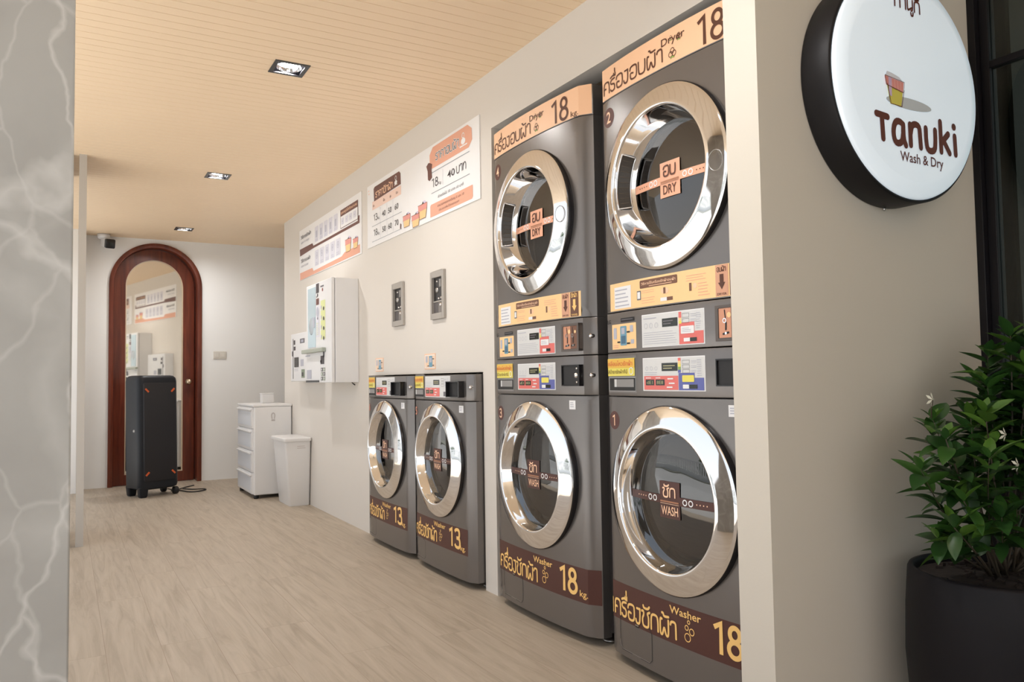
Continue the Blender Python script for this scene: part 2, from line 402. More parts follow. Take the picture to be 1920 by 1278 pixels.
# ceiling boards with real V grooves and square openings for the downlights
def ceiling():
    b = MB(); x0, x1 = -.8, 3.2; g = .0022
    k = int((-2.5-OFF)//PIT)
    while OFF+k*PIT < 8.5:
        ya, yb = OFF+k*PIT, OFF+(k+1)*PIT
        cuts = [(lx-.0625, lx+.0625) for lx, ly in LAMPS if ya > ly-.0626-.001 and yb < ly+.0626+.001]
        xs = [x0]+[c for cc in cuts for c in cc]+[x1]
        for i in range(0, len(xs), 2):
            a, c = xs[i], xs[i+1]
            b.face([(a, ya+g, ZC), (c, ya+g, ZC), (c, yb-g, ZC), (a, yb-g, ZC)], M_CEIL)
            b.face([(a, yb-g, ZC), (c, yb-g, ZC), (c, yb, ZC+.004), (a, yb, ZC+.004)], M_CEIL)
            b.face([(a, ya, ZC+.004), (c, ya, ZC+.004), (c, ya+g, ZC), (a, ya+g, ZC)], M_CEIL)
        k += 1
    b.box(x0, x1, -2.5, 8.6, ZC+.16, ZC+.22, M_CEIL)
    b.box(x0-.03, x0, -2.5, 8.6, ZC-.0, ZC+.22, M_WALLW)
    return b.build('ceiling', solid=False)
struct(ceiling())

b = MB()
T = .11
b.box(XW, XW+T, 4.775, 6.97, 0, ZC, M_WALL); b.box(XW, XW+T, 3.206, 4.775, .991, ZC, M_WALL)
b.box(XW, XW+T, 3.094, 3.206, 0, ZC, M_WALL); b.box(XW, XW+T, 1.50, 3.094, 2.097, ZC, M_WALL)
b.box(XW+T, 3.1, 6.90, 6.97, 0, ZC, M_WALL)
b.box(2.9, 3.0, 1.5, 6.9, 0, ZC, M_WALL)
struct(b.build('wall_right'))
b = MB(); b.box(1.521, 1.60, 1.388, 1.50, 0, ZC, M_BEIGE); struct(b.build('column_3'), 'beige pillar edge right of washer 1', 'column')
b = MB(); b.box(1.60, 2.462, 1.388, 1.470, 0, ZC, M_BEIGE); struct(b.build('wall_front'), 'beige end wall carrying the round lit sign', 'wall')
b = MB(); b.box(-.6, .352, YB, YB+.14, 0, ZC, M_WALLW); b.box(1.174, 3.1, YB, YB+.14, 0, ZC, M_WALLW)
def arch(cx, r, zs, n=40): return [(cx+r*math.cos(math.pi*i/n), zs+r*math.sin(math.pi*i/n)) for i in range(n+1)]
A = arch(.763, .411, 1.907)
b.prism([(x, z) for x, z in A]+[(.352, ZC), (1.174, ZC)][::1], 0, .14, M_WALLW, xf=lambda p: (p.x, YB+p.z, p.y))
b.box(3.0, 3.1, 6.97, YB, 0, ZC, M_WALLW)
b.box(-.2, 1.8, YB+.6, YB+.65, 0, ZC, M_WALLW)
struct(b.build('wall_back'))
b = MB(); b.box(-.7, .092, 8.0, YB, 0, ZC, M_WALLW); struct(b.build('wall_left'))

# marble piers of the open shop front
def pier(name, x0, x1, y0, y1, label):
    b = MB(); b.box(x0, x1, y0, y1, 0, ZC, M_MARBLE); return struct(b.build(name, bevel=.003), label, 'column')
pier('column_1', -.72, .0094, 1.5, 1.95, 'grey veined marble column close on the left edge')
pier('column_2', -.85, .028, 5.40, 5.98, 'grey marble column farther along the open shop front')
b = MB(); b.box(.063, .104, 5.37, 5.43, 0, ZC, mat('pale jamb stone', (.50, .47, .43), .5))
struct(b.build('trim_2'), 'narrow pale stone jamb strip behind the near marble column', 'trim')

# shop window at the right end
M_FRAME = mat('black aluminium', (.009, .008, .010), .4, spec=.25)
b = MB()
XG = 2.50
b.box(2.462, 2.53, 1.365, 1.40, 0, ZC, M_FRAME); b.box(2.485, 2.525, 1.338, 1.365, 0, ZC, M_FRAME)
for z in (.0, 1.90, 2.31): b.box(2.485, 2.515, -2.38, 1.34, z, z+(.05 if z != 1.90 else .022), M_FRAME)
for y in (-2.39, -1.2, .05): b.box(2.48, 2.52, y, y+.05, 0, ZC, M_FRAME)
win = b.build('window_1', bevel=.002); struct(win, 'tall black framed shop window beside the potted plant', 'window')
b = MB(); b.box(2.498, 2.504, -2.38, 1.338, .05, 2.31, glass('window glass', (.44, .49, .465), 1.6)); b.build('window_pane', win)
b = MB(); b.box(1.7, 3.2, -2.5, -2.4, 0, ZC, mat('entrance side wall', (.62, .57, .5), .8)); struct(b.build('wall_entrance'), 'side wall across the entrance, facing the lit sign', 'wall')  # added out of view to hold light off the sign wall
b = MB(); b.box(2.9, 3.1, 1.486, 1.6, 0, ZC, mat('dark stone', (.10, .09, .08), .7)); struct(b.build('column_4'), 'dark stone pier behind the shop window glass', 'column')

# ------------------------------------------------------------------ downlights
M_LAMP = mat('lamp face', (1, 1, 1), .5, emit=740)
for i, (lx, ly) in enumerate(LAMPS):
    lab = ['square black recessed downlight over the round sign', 'square black recessed downlight, largest and nearest of those seen in the ceiling', 'square black recessed downlight in the middle of the ceiling row', 'square black recessed downlight above the arched door, smallest seen'][i]
    t = thing('ceiling_light', lab, 'light', (lx, ly, ZC), 0, 'recessed ceiling downlights')
    b = MB(); o, n_ = .0765, .058
    for s in (((-o, -n_), (-o, o)), ((n_, o), (-o, o)), ((-n_, n_), (-o, -n_)), ((-n_, n_), (n_, o))):
        b.box(s[0][0], s[0][1], s[1][0], s[1][1], -.003, .002, M_BLACK)
    b.build('trim_frame', t)
    b = MB(); q = .06
    for s in ((-q-.002, -q, -q, q), (q, q+.002, -q, q), (-q, q, -q-.002, -q), (-q, q, q, q+.002)): b.box(*s, 0, .11, M_BLACK)
    b.box(-q, q, -q, q, .11, .113, M_BLACK); b.build('housing', t)
    b = MB(); b.lathe([(.056, .004), (.054, .016), (.047, .026)], M_CHROME, n=40, axis='z'); b.build('reflector', t, solid=False)
    b = MB(); b.lathe([(.0005, .014), (.030, .015), (.044, .019), (.046, .024)], M_LAMP, n=40, axis='z'); b.build('lamp_lens', t, solid=False)

# ------------------------------------------------------------------ laundry machines
def prof(d, hw, b1, b2, fc=.041):
    d = abs(d); a = hw-fc
    if d < a: return b1*(d/a)**2.2
    return b1+(b2-b1)*(d-a)/fc
def plan(hw, b1, b2, depth):
    ys = [hw-.0, hw-.005, hw-.02, hw-.036, hw-.041, hw-.046, hw-.06]+[(hw-.06)*(1-2*i/16) for i in range(1, 16)]
    ys += [-y for y in [hw-.06, hw-.046, hw-.041, hw-.036, hw-.02, hw-.005, hw]]
    p = []
    for y in ys:
        x = prof(y, hw, b1, b2)
        if abs(abs(y)-hw) < 1e-6: x += .004
        p.append((x, y))
    return p+[(depth, -hw), (depth, hw)]
def panel_with_hole(b, hw, b1, b2, z0, z1, cz, r, mt, back):
    """curved front skin with a round opening, plus its return edges"""
    rings = 9; N = 120; rows = []
    corners = [math.atan2(z-cz, y) for y in (hw, -hw) for z in (z0, z1)]
    angs = sorted([2*math.pi*i/N-math.pi for i in range(N)]+corners)
    for k in range(rings+1):
        f = k/rings; row = []
        for a in angs:
            c, s = math.cos(a), math.sin(a)
            t = min(hw/abs(c) if abs(c) > 1e-9 else 1e9, ((z1-cz)/s if s > 0 else (z0-cz)/s) if abs(s) > 1e-9 else 1e9)
            rr = r+(t-r)*f; y, z = rr*c, cz+rr*s
            row.append((prof(y, hw, b1, b2)+(.004 if abs(abs(y)-hw) < 1e-4 else 0), y, z))
        rows.append(row)
    n = len(angs)
    vs = [p for row in rows for p in row]; vs += [(back, y, z) for x, y, z in rows[-1]]; vs += [(back, y, z) for x, y, z in rows[0]]
    fs = []
    for k in range(rings):
        for i in range(n):
            j = (i+1) % n; fs.append((k*n+i, k*n+j, (k+1)*n+j, (k+1)*n+i))
    o = (rings+1)*n; h = o+n
    for i in range(n):
        j = (i+1) % n
        fs.append((rings*n+i, rings*n+j, o+j, o+i)); fs.append((i, j, h+j, h+i))
    b.raw(vs, fs, mt, True)

MESH = {}
def part(key, name, parent, fn, **kw):
    """builds a part's mesh once; later machines of the kind share it"""
    if key not in MESH:
        b = MB(); fn(b); o = b.build(name, parent, **kw); MESH[key] = o.data; return o
    return link(name, MESH[key], parent)

def door_parts(t, key, cz, rk, dry, hw):
    """porthole door: black back rim, chrome ring, glass, bowl, sticker"""
    k = rk/.283
    def ring(b):
        P = [(.282, .04), (.2885, .03), (.2885, -.006), (.2855, -.0095)]
        b.lathe([(r*k, x) for r, x in P], M_BLACK, 0, cz)
        C = [(.2855, -.0095), (.283, -.012), (.276, -.0152), (.250, -.0240), (.232, -.0300), (.226, -.0320), (.222, -.0325), (.2185, -.0315), (.216, -.028), (.2145, -.022)]
        if dry: C += [(.203, .012), (.196, .03), (.186, .046), (.183, .05)]
        else: C += [(.207, -.004), (.2005, .010), (.199, .016)]
        b.lathe([(r*k, x) for r, x in C], M_CHROME, 0, cz)
    d = part(key+'ring', 'door', t, ring, solid=False)
    gx = .044 if dry else .011; gr = (.187 if dry else .2005)*k
    def pane(b):
        b.lathe([(.0005, gx-.014 if not dry else gx-.012), (gr*.5, gx-.011), (gr*.8, gx-.006), (gr, gx)], glass('porthole glass', (.66, .62, .58), 2.1), 0, cz, 72)
    part(key+'pane', 'door_glass', d, pane, solid=False)
    def bowl(b):
        b.lathe([(gr*.98, gx+.004), (gr*.88, gx+.02), (gr*.80, gx+.09), (gr*.74, gx+.12), (gr*.60, gx+.135), (.0005, gx+.145)], glass('bowl glass', (.8, .79, .77), 1.45), 0, cz, 64)
    part(key+'bowl', 'glass_bowl', d, bowl, solid=False)
    def gasket(b):
        b.lathe([(gr*1.0, gx+.005), (gr*1.01, gx+.03), (gr*.95, gx+.05), (gr*1.04, gx+.09)], mat('grey door gasket', (.06, .058, .058), .45), 0, cz, 64)
    part(key+'gask', 'door_gasket', t, gasket, solid=False)
    def drum(b):
        rd = gr*1.06
        b.lathe([(rd, gx+.09), (rd*1.02, gx+.12), (rd*1.02, gx+.46), (rd*.9, gx+.48), (.0005, gx+.47)], M_DRUM, 0, cz, 48)
        for q in range(3):
            a = R(35+120*q); c, s = math.cos(a), math.sin(a)
            b.tube([(gx+.13, rd*.93*c, cz+rd*.93*s), (gx+.28, rd*.88*c, cz+rd*.88*s), (gx+.44, rd*.93*c, cz+rd*.93*s)], .022, M_DRUM, 8)
    part(key+'drum', 'drum', t, drum, solid=False)
    def sticker(b):
        def fn(u, v, o):
            rr = min(1, math.hypot(u, v)/gr)
            x = gx-.014*(1-rr**2)
            return (x-.0022-o, -u, cz+v)
        d_ = Dec(b, fn, .02, .0005)
        bgm, fgm = (M_PINK, M_TXTB) if dry else (M_BROWN, M_TXTP)
        w = gr*.985
        d_.rect(-w, -.013*k, -.045*k, .013*k, bgm, 0); d_.rect(.045*k, -.013*k, w, .013*k, bgm, 0)
        d_.rect(-.046*k, -.056*k, .046*k, .056*k, bgm, 1)
        if dry:
            d_.thai('อบ', -.030*k, .012*k, .062*k, .030*k, fgm, 2, .19); d_.text('DRY', 0, -.046*k, .028*k, fgm, 2, .062*k, .012, 'c')
        else:
            d_.thai('ซัก', -.029*k, .010*k, .060*k, .026*k, fgm, 2, .2); d_.text('WASH', 0, -.046*k, .026*k, fgm, 2, .076*k, .012, 'c')
        d_.rect(-.042*k, -.008*k, .042*k, -.003*k, mat('sticker small print', '#b07a5c', .5), 2); d_.rect(-.042*k, -.0125*k, .042*k, -.0112*k, fgm, 2)
        for s in (-1, 1):
            for q in range(2): d_.ring(s*(.068+.024*q)*k, 0, .008*k, .0035*k, M_WHITEV, 2, 14)
            for q in range(4): d_.disc(s*(.116+.013*q)*k, 0, .0022*k, fgm if not dry else M_TXTB, 2, 8)
    part(key+'stk', 'door_sticker', d, sticker, solid=False)
    if dry:
        def handle(b):
            # scooped grip in the left of the inner cone, with a chrome lip
            pts = []; A0, A1 = R(180-33), R(180+17); n = 10
            fr = lambda f: ((.2135-.026*f)*k, -.018+.052*f)
            P = [[None]*(n+1) for _ in range(7)]
            for i in range(7):
                r_, x_ = fr(.06+.8*i/6)
                for j in range(n+1):
                    a = A0+(A1-A0)*j/n; rr = r_-.0015
                    P[i][j] = (x_-.001, -rr*math.cos(a)*-1, cz+rr*math.sin(a))
            # local y is left-positive: angle 0 points left
            Q = [[(p[0], abs(p[1]), p[2]) for p in row] for row in P]
            gm = mat('handle cavity', (.035, .028, .022), .35)
            for i in range(6):
                for j in range(n): b.face([Q[i][j], Q[i][j+1], Q[i+1][j+1], Q[i+1][j]], gm, True)
            lip = Q[0]+[Q[i][n] for i in range(1, 7)]+Q[6][::-1][1:]+[Q[i][0] for i in range(5, 0, -1)]
            b.tube([(p[0]-.001, p[1], p[2]) for p in lip], .0026, M_CHROME, 6, True)
            for j in range(1, n, 1):
                b.tube([(Q[i][j][0]-.0004, Q[i][j][1], Q[i][j][2]) for i in range(1, 6)], .0012, mat('handle ribs', (.09, .07, .05), .4), 5)
        part(key+'handle', 'door_handle', d, handle, solid=False)
        def dimple(b):
            yy, zz = -.252*k, cz-.012
            b.tube([(-.0238-(.022*math.cos(2*math.pi*i/28))*.262-.0005, yy+.022*math.cos(2*math.pi*i/28), zz+.03*math.sin(2*math.pi*i/28)) for i in range(28)], .0012, M_STEEL, 6, True)
        part(key+'dimple', 'latch_cover', d, dimple, solid=False)
    return d

def bubbles(d, u, v, s, mt, l=2):
    for x, y, r in ((0, 0, .012), (.018, .02, .0095), (-.003, .028, .007), (.006, .046, .005)):
        d.ring(u+x*s, v+y*s, r*s, .0028*s, mt, l, 18)
def cotton(d, u, v, s, l=2):
    for x, y, q in ((0, 0, 1), (.024, .034, .72), (-.004, .040, .5)):
        for a, bb in ((-.006, .001), (.006, .001), (0, .009)): d.ring(u+(x+a*q)*s, v+(y+bb*q)*s, .0068*q*s, .0018*s*q, M_TXTB, l, 14)
        d.stroke([(u+(x-.006*q)*s, v+(y-.009*q)*s), (u+x*s, v+(y-.006*q)*s), (u+(x+.006*q)*s, v+(y-.009*q)*s)], .0032*s*q, M_GREEN, l, 0)

def coin_plate(d, u0, v0, u1, v1):
    w = u1-u0; h = v1-v0; um = u0+w*.52
    d.rect(u0, v0, um, v1, M_COPPER, 1); d.rect(um, v0, u1, v1, M_BROWN2, 1)
    for x in (u0+w*.3, u0+w*.72):
        d.stroke([(x, v0+h*.28), (x+.001, v0+h*.5)], .006, M_DARK, 2, 0); d.stroke([(x-.001, v0+h*.66), (x-.004, v0+h*.93)], .0035, M_DARK, 2, 0)
        d.ring(x-.004, v0+h*.58, .006, .0028, M_CHROME, 3, 16); d.stroke([(x-.01, v0+h*.13), (x+.01, v0+h*.17)], .006, M_DARK, 2, 0); d.disc(x, v0+h*.15, .004, M_CHROME, 3, 12)
    d.disc(um-.007, v1-.02, .008, M_AMBER, 2, 14); d.disc(u1-.012, v1-.022, .006, M_AMBER, 2, 14)

SPEC = {18: dict(hw=.3685, b1=.019, b2=.05, dep=.72, top=.893, ctl=1.04, cz=.58, rk=.283),
        13: dict(hw=.343, b1=.011, b2=.035, dep=.70, top=.856, ctl=.983, cz=.566, rk=.274)}

def surf(S):
    hw, b1, b2 = S['hw'], S['b1'], S['b2']
    def fn(u, v, o):
        y = hw-u; return (prof(min(hw, max(-hw, y)), hw, b1, b2)-.0004-o, y, v)
    return fn

def washer(num, size, loc, label, group):
    S = SPEC[size]; hw, b1, b2, dep = S['hw'], S['b1'], S['b2'], S['dep']; fn = surf(S); key = 'w%d' % size
    big = size == 18; z0, z1, z2 = .032, S['top'], S['ctl']
    t = thing('washing_machine', label, 'washing machine', loc, 0, group)
    part(key+'body', 'cabinet_body', t, lambda b: b.box(.055, dep, -hw+.002, hw-.002, z0+.01, z2-.002, M_GRAYD), bevel=.004)
    part(key+'front', 'front_panel', t, lambda b: panel_with_hole(b, hw, b1, b2, z0, z1-.002, S['cz'], .262*S['rk']/.283, M_GRAY, .09), angle=32)
    part(key+'ctl', 'control_panel', t, lambda b: b.prism(plan(hw, b1, b2, .12), z1+.002, z2-.0015, M_GRAY), angle=25, bevel=.0025)
    for sx_ in (.12, dep-.08):
        for sy in (-1, 1): part(key+'foot', 'foot', t, lambda b: (b.lathe([(.028, 0), (.028, .01), (.012, .012), (.012, .045)], M_STEEL, n=20, axis='z', caps=True)), solid=False).location = (sx_, sy*(hw-.05), 0)
    door_parts(t, key, S['cz'], S['rk'], False, hw)
    # band along the bottom
    def band(b):
        d = Dec(b, fn, .012)
        if big:
            d.rect(.0, .147, 2*hw, .27, M_BROWN, 0)
            d.thai('เครื่องซักผ้า', .036, .164, .352, .046, M_TXTY, 2, .17); d.text('Washer', .352, .238, .022, M_TXTY, 2, .135, .014)
            bubbles(d, .430, .182, 1, M_TXTY); d.digits('18', .532, .170, .090, .108, M_TXTY, 2, .16); d.text('kg.', .652, .168, .022, M_TXTY, 2, .044, .01)
        else:
            d.rect(.0, .148, .640, .268, M_BROWN, 0)
            d.thai('เครื่องซักผ้า', .026, .166, .300, .046, M_TXTY, 2, .18); d.text('Washer', .285, .238, .022, M_TXTY, 2, .135, .014)
            bubbles(d, .360, .184, .85, M_TXTY); d.digits('13', .458, .172, .086, .116, M_TXTY, 2, .17); d.text('kg.', .573, .166, .022, M_TXTY, 2, .046, .01)
    part(key+'band', 'label_band', t, band, solid=False)
    def hatch(b):
        d = Dec(b, fn, .02)
        u0, u1, v0, v1 = (.085, .262, .052, .158) if big else (.03, .17, .05, .145)
        d.stroke([(u0, v1), (u0, v0+.012), (u0+.012, v0), (u1-.012, v0), (u1, v0+.012), (u1, v1-.012), (u1-.012, v1), (u0+.004, v1)], .0022, mat('panel seam', (.03, .028, .028), .6), 1, 0)
        d.stroke([(u0, v0+.03), (u0+.002, v0+.012), (u0+.016, v0+.003), (u1-.012, v0+.002)], .0016, mat('hatch edge', (.42, .40, .39), .35, .6), 2, 0)
        um = (u0+u1)/2+.012 if big else u0+.01
        d.rect(um-.009, v1-.012, um+.009, v1-.003, M_DARK, 2); d.rect(um-.009, v1-.007, um+.009, v1-.003, M_STEEL, 3)
    part(key+'hatch', 'drain_hatch', t, hatch, solid=False)
    # control fascia
    def fascia(b):
        d = Dec(b, fn, .02)
        if big:
            u0, u1, v0, v1 = .248, .530, .913, 1.018; us = .418
        else:
            u0, u1, v0, v1 = .188, .490, .872, .976; us = .372
        d.rect(u0, v0, u1, v1, M_WHITEV, 0); d.rect(u0+.003, v0+.003, u1-.003, v1-.003, M_SILV, 1)
        dx = us-.075
        d.rect(dx, v1-.043, us-.002, v1-.018, M_LCD, 2)
        d.lines(dx+.008, v1-.038, us-.008, v1-.023, 2, M_SEG, 3, .35, .4)
        for q_ in range(3): d.ring(u0+.022+.023*q_, v1-.034, .006, .001, M_INKL, 2, 12)
        d.lines(u0+.01, v1-.056, dx-.012, v1-.044, 2, M_INKL, 2, .3)
        d.rect(u0+.007, v0+.004, us, v0+.047, M_RED, 2)
        for a in (.016, .066):
            d.rect(u0+a, v0+.018, u0+a+.042, v0+.036, M_LCD, 3); d.text('8E8' if a > .05 else 'dE1', u0+a+.006, v0+.022, .010, M_SEG, 4, .03)
            d.lines(u0+a, v0+.038, u0+a+.03, v0+.044, 1, M_WHITEV, 3)
        for a, v in ((.122, .036), (.128, .022), (.118, .010)): d.rect(u0+a, v0+v, u0+a+.026, v0+v+.004, M_WHITEV, 3)
        if big:
            d.poly([(us+.002, v0+.003), (u1-.005, v0+.003), (u1-.005, v0+.040), (u1-.042, v0+.040), (u1-.042, v0+.055), (us+.002, v0+.055)], M_BLUE, 2)
            d.rrect(us+.018, v0+.028, us+.068, v0+.048, .003, M_YEL, 3); d.rrect(us+.02, v0+.008, us+.046, v0+.02, .002, M_WHITEV, 3); d.rect(us+.048, v0+.008, us+.08, v0+.02, M_LCD, 3)
            cols = (M_RED, M_AMBER, M_YEL, M_GREEN, M_BLUE)
            for q_ in range(5): d.rect(us, v1-.004-.009*(q_+1), us+.012, v1-.004-.009*q_, cols[q_], 2)
        else:
            d.rect(us+.045, v0+.006, us+.072, v0+.028, M_INK, 3)
        for q_ in range(3):
            d.stroke([(us+.02, v1-.022-.014*q_), (us+.05, v1-.022-.014*q_), (us+.05, v1-.012-.014*q_), (us+.02, v1-.012-.014*q_), (us+.02, v1-.022-.014*q_)], .001, M_INK, 3, 0)
            d.lines(us+.056, v1-.022-.014*q_, us+.08, v1-.012-.014*q_, 2, M_INKL, 3, .25)
        d.lines(u1-.032, v0+.044, u1-.012, v1-.008, 8, M_INKL, 3, .25)
    part(key+'fascia', 'display_panel', t, fascia, solid=False)
    def tray(b):
        u0, u1, v0, v1 = (.05, .205, .913, .957) if big else (.015, .168, .872, .915)
        d = Dec(b, fn, .02)
        d.rect(u0-.02, v0-.008, u1+.008, v1+.072, mat('drawer face', (.24, .222, .212), .32, .55), 0)
        d.rect(u0-.006, v0-.003, u1+.003, v1+.002, M_STEEL, 1)
        d.rect(u0, v0, u1, v1-.002, M_DARK, 2); d.rect(u0+.03, v0+.012, u1-.006, v1-.006, mat('tray inside', (.28, .27, .265), .4), 3); d.rect(u0+.035, v0+.012, u0+.047, v1-.006, M_SILV, 4)
    dr = part(key+'tray', 'detergent_drawer', t, tray, solid=False)
    def ysticker(b):
        u0, u1, v0, v1 = (.03, .205, .962, 1.021) if big else (.0, .168, .917, .978)
        d = Dec(b, fn, .02, .0008); d.rect(u0, v0, u1, v1, M_YEL, 2); h = v1-v0
        ro = mat('orange red print', '#e07a4a', .5)
        d.rect(u0, v0+h*.46, u1, v0+h*.97, mat('orange yellow vinyl', '#eebf52', .45), 3)
        d.text('เคลื่อนไหวซักผ้า', u0+.008, v0+h*.58, h*.24, ro, 4, u1-u0-.02, .01)
        d.text('ใส่น้ำยาซักผ้าที่นี่', u0+.008, v0+h*.14, h*.2, M_TXTB, 4, (u1-u0)*.72); d.ring(u1-.018, v0+h*.27, .011, .003, M_WHITEV, 4, 14)
    part(key+'ystk', 'drawer_sticker', dr, ysticker, solid=False)
    # coin box
    def cbox(b):
        u0, u1, v0, v1 = (.575, .692, .928, 1.006) if big else (.477, .622, .874, .950)
        ya, yb = hw-u0, hw-u1; x = prof(ya, hw, b1, b2); px = x-(.020 if not big else .007); t_ = .010
        b.box(px, x+.03, yb, yb+t_, v0, v1, M_BLACK); b.box(px, x+.03, ya-.004, ya, v0, v1, M_BLACK)
        b.box(px, x+.03, yb, ya, v0, v0+.004, M_BLACK); b.box(px, x+.03, yb, ya, v1-.004, v1, M_BLACK); b.box(x-.002, x+.002, yb, ya, v0, v1, M_DARK)
        if big:
            b.box(x-.004, x-.002, yb+.014, yb+.034, v0+.016, v1-.016, M_DARK); b.lathe([(.0005, x-.009), (.008, x-.008), (.010, x-.004)], M_CHROME, yb+.024, (v0+v1)/2, 20)
            for z in (v0+.014, v1-.014): b.lathe([(.0005, x-.007), (.0035, x-.006), (.0045, x-.003)], M_CHROME, yb+.02, z, 14)
    part(key+'cbox', 'coin_box', t, cbox, solid=False)
    def lock(b):
        u, v = (.722, .967) if big else (.668, .921)
        y = hw-u; x = prof(y, hw, b1, b2); b.lathe([(.0005, x-.012), (.007, x-.011), (.0095, x-.007), (.0095, x+.01)], M_CHROME, y, v, 20)
    part(key+'lock', 'lock', t, lock, solid=False)
    def card(b):
        d = Dec(b, fn, .02); u, v = (.612, .842) if big else (.575, .803)
        d.rect(u, v, u+(.036 if big else .042), v+.033, M_WHITEV, 1); d.lines(u+.006, v+.006, u+.03, v+.028, 3, M_INKL, 2)
    part(key+'card', 'white_sticker', t, card, solid=False)
    b = MB(); d = Dec(b, fn, .02); u, v = (.075, .812) if big else (.052, .798)
    d.disc(u, v, .031 if big else .024, mat('badge brown', '#5a3530', .45), 0, 36); bm_ = M_TXTP if big else mat('badge red', '#e39a80', .5); hh = .036 if big else .04
    d.digits(str(num), u-.0125, v-hh/2, hh, .025, bm_, 2, .15) if num in (1, 3) else d.text(str(num), u, v-hh/2, hh, bm_, 2, None, .012, 'c')
    b.build('number_badge', t, solid=False)
    return t

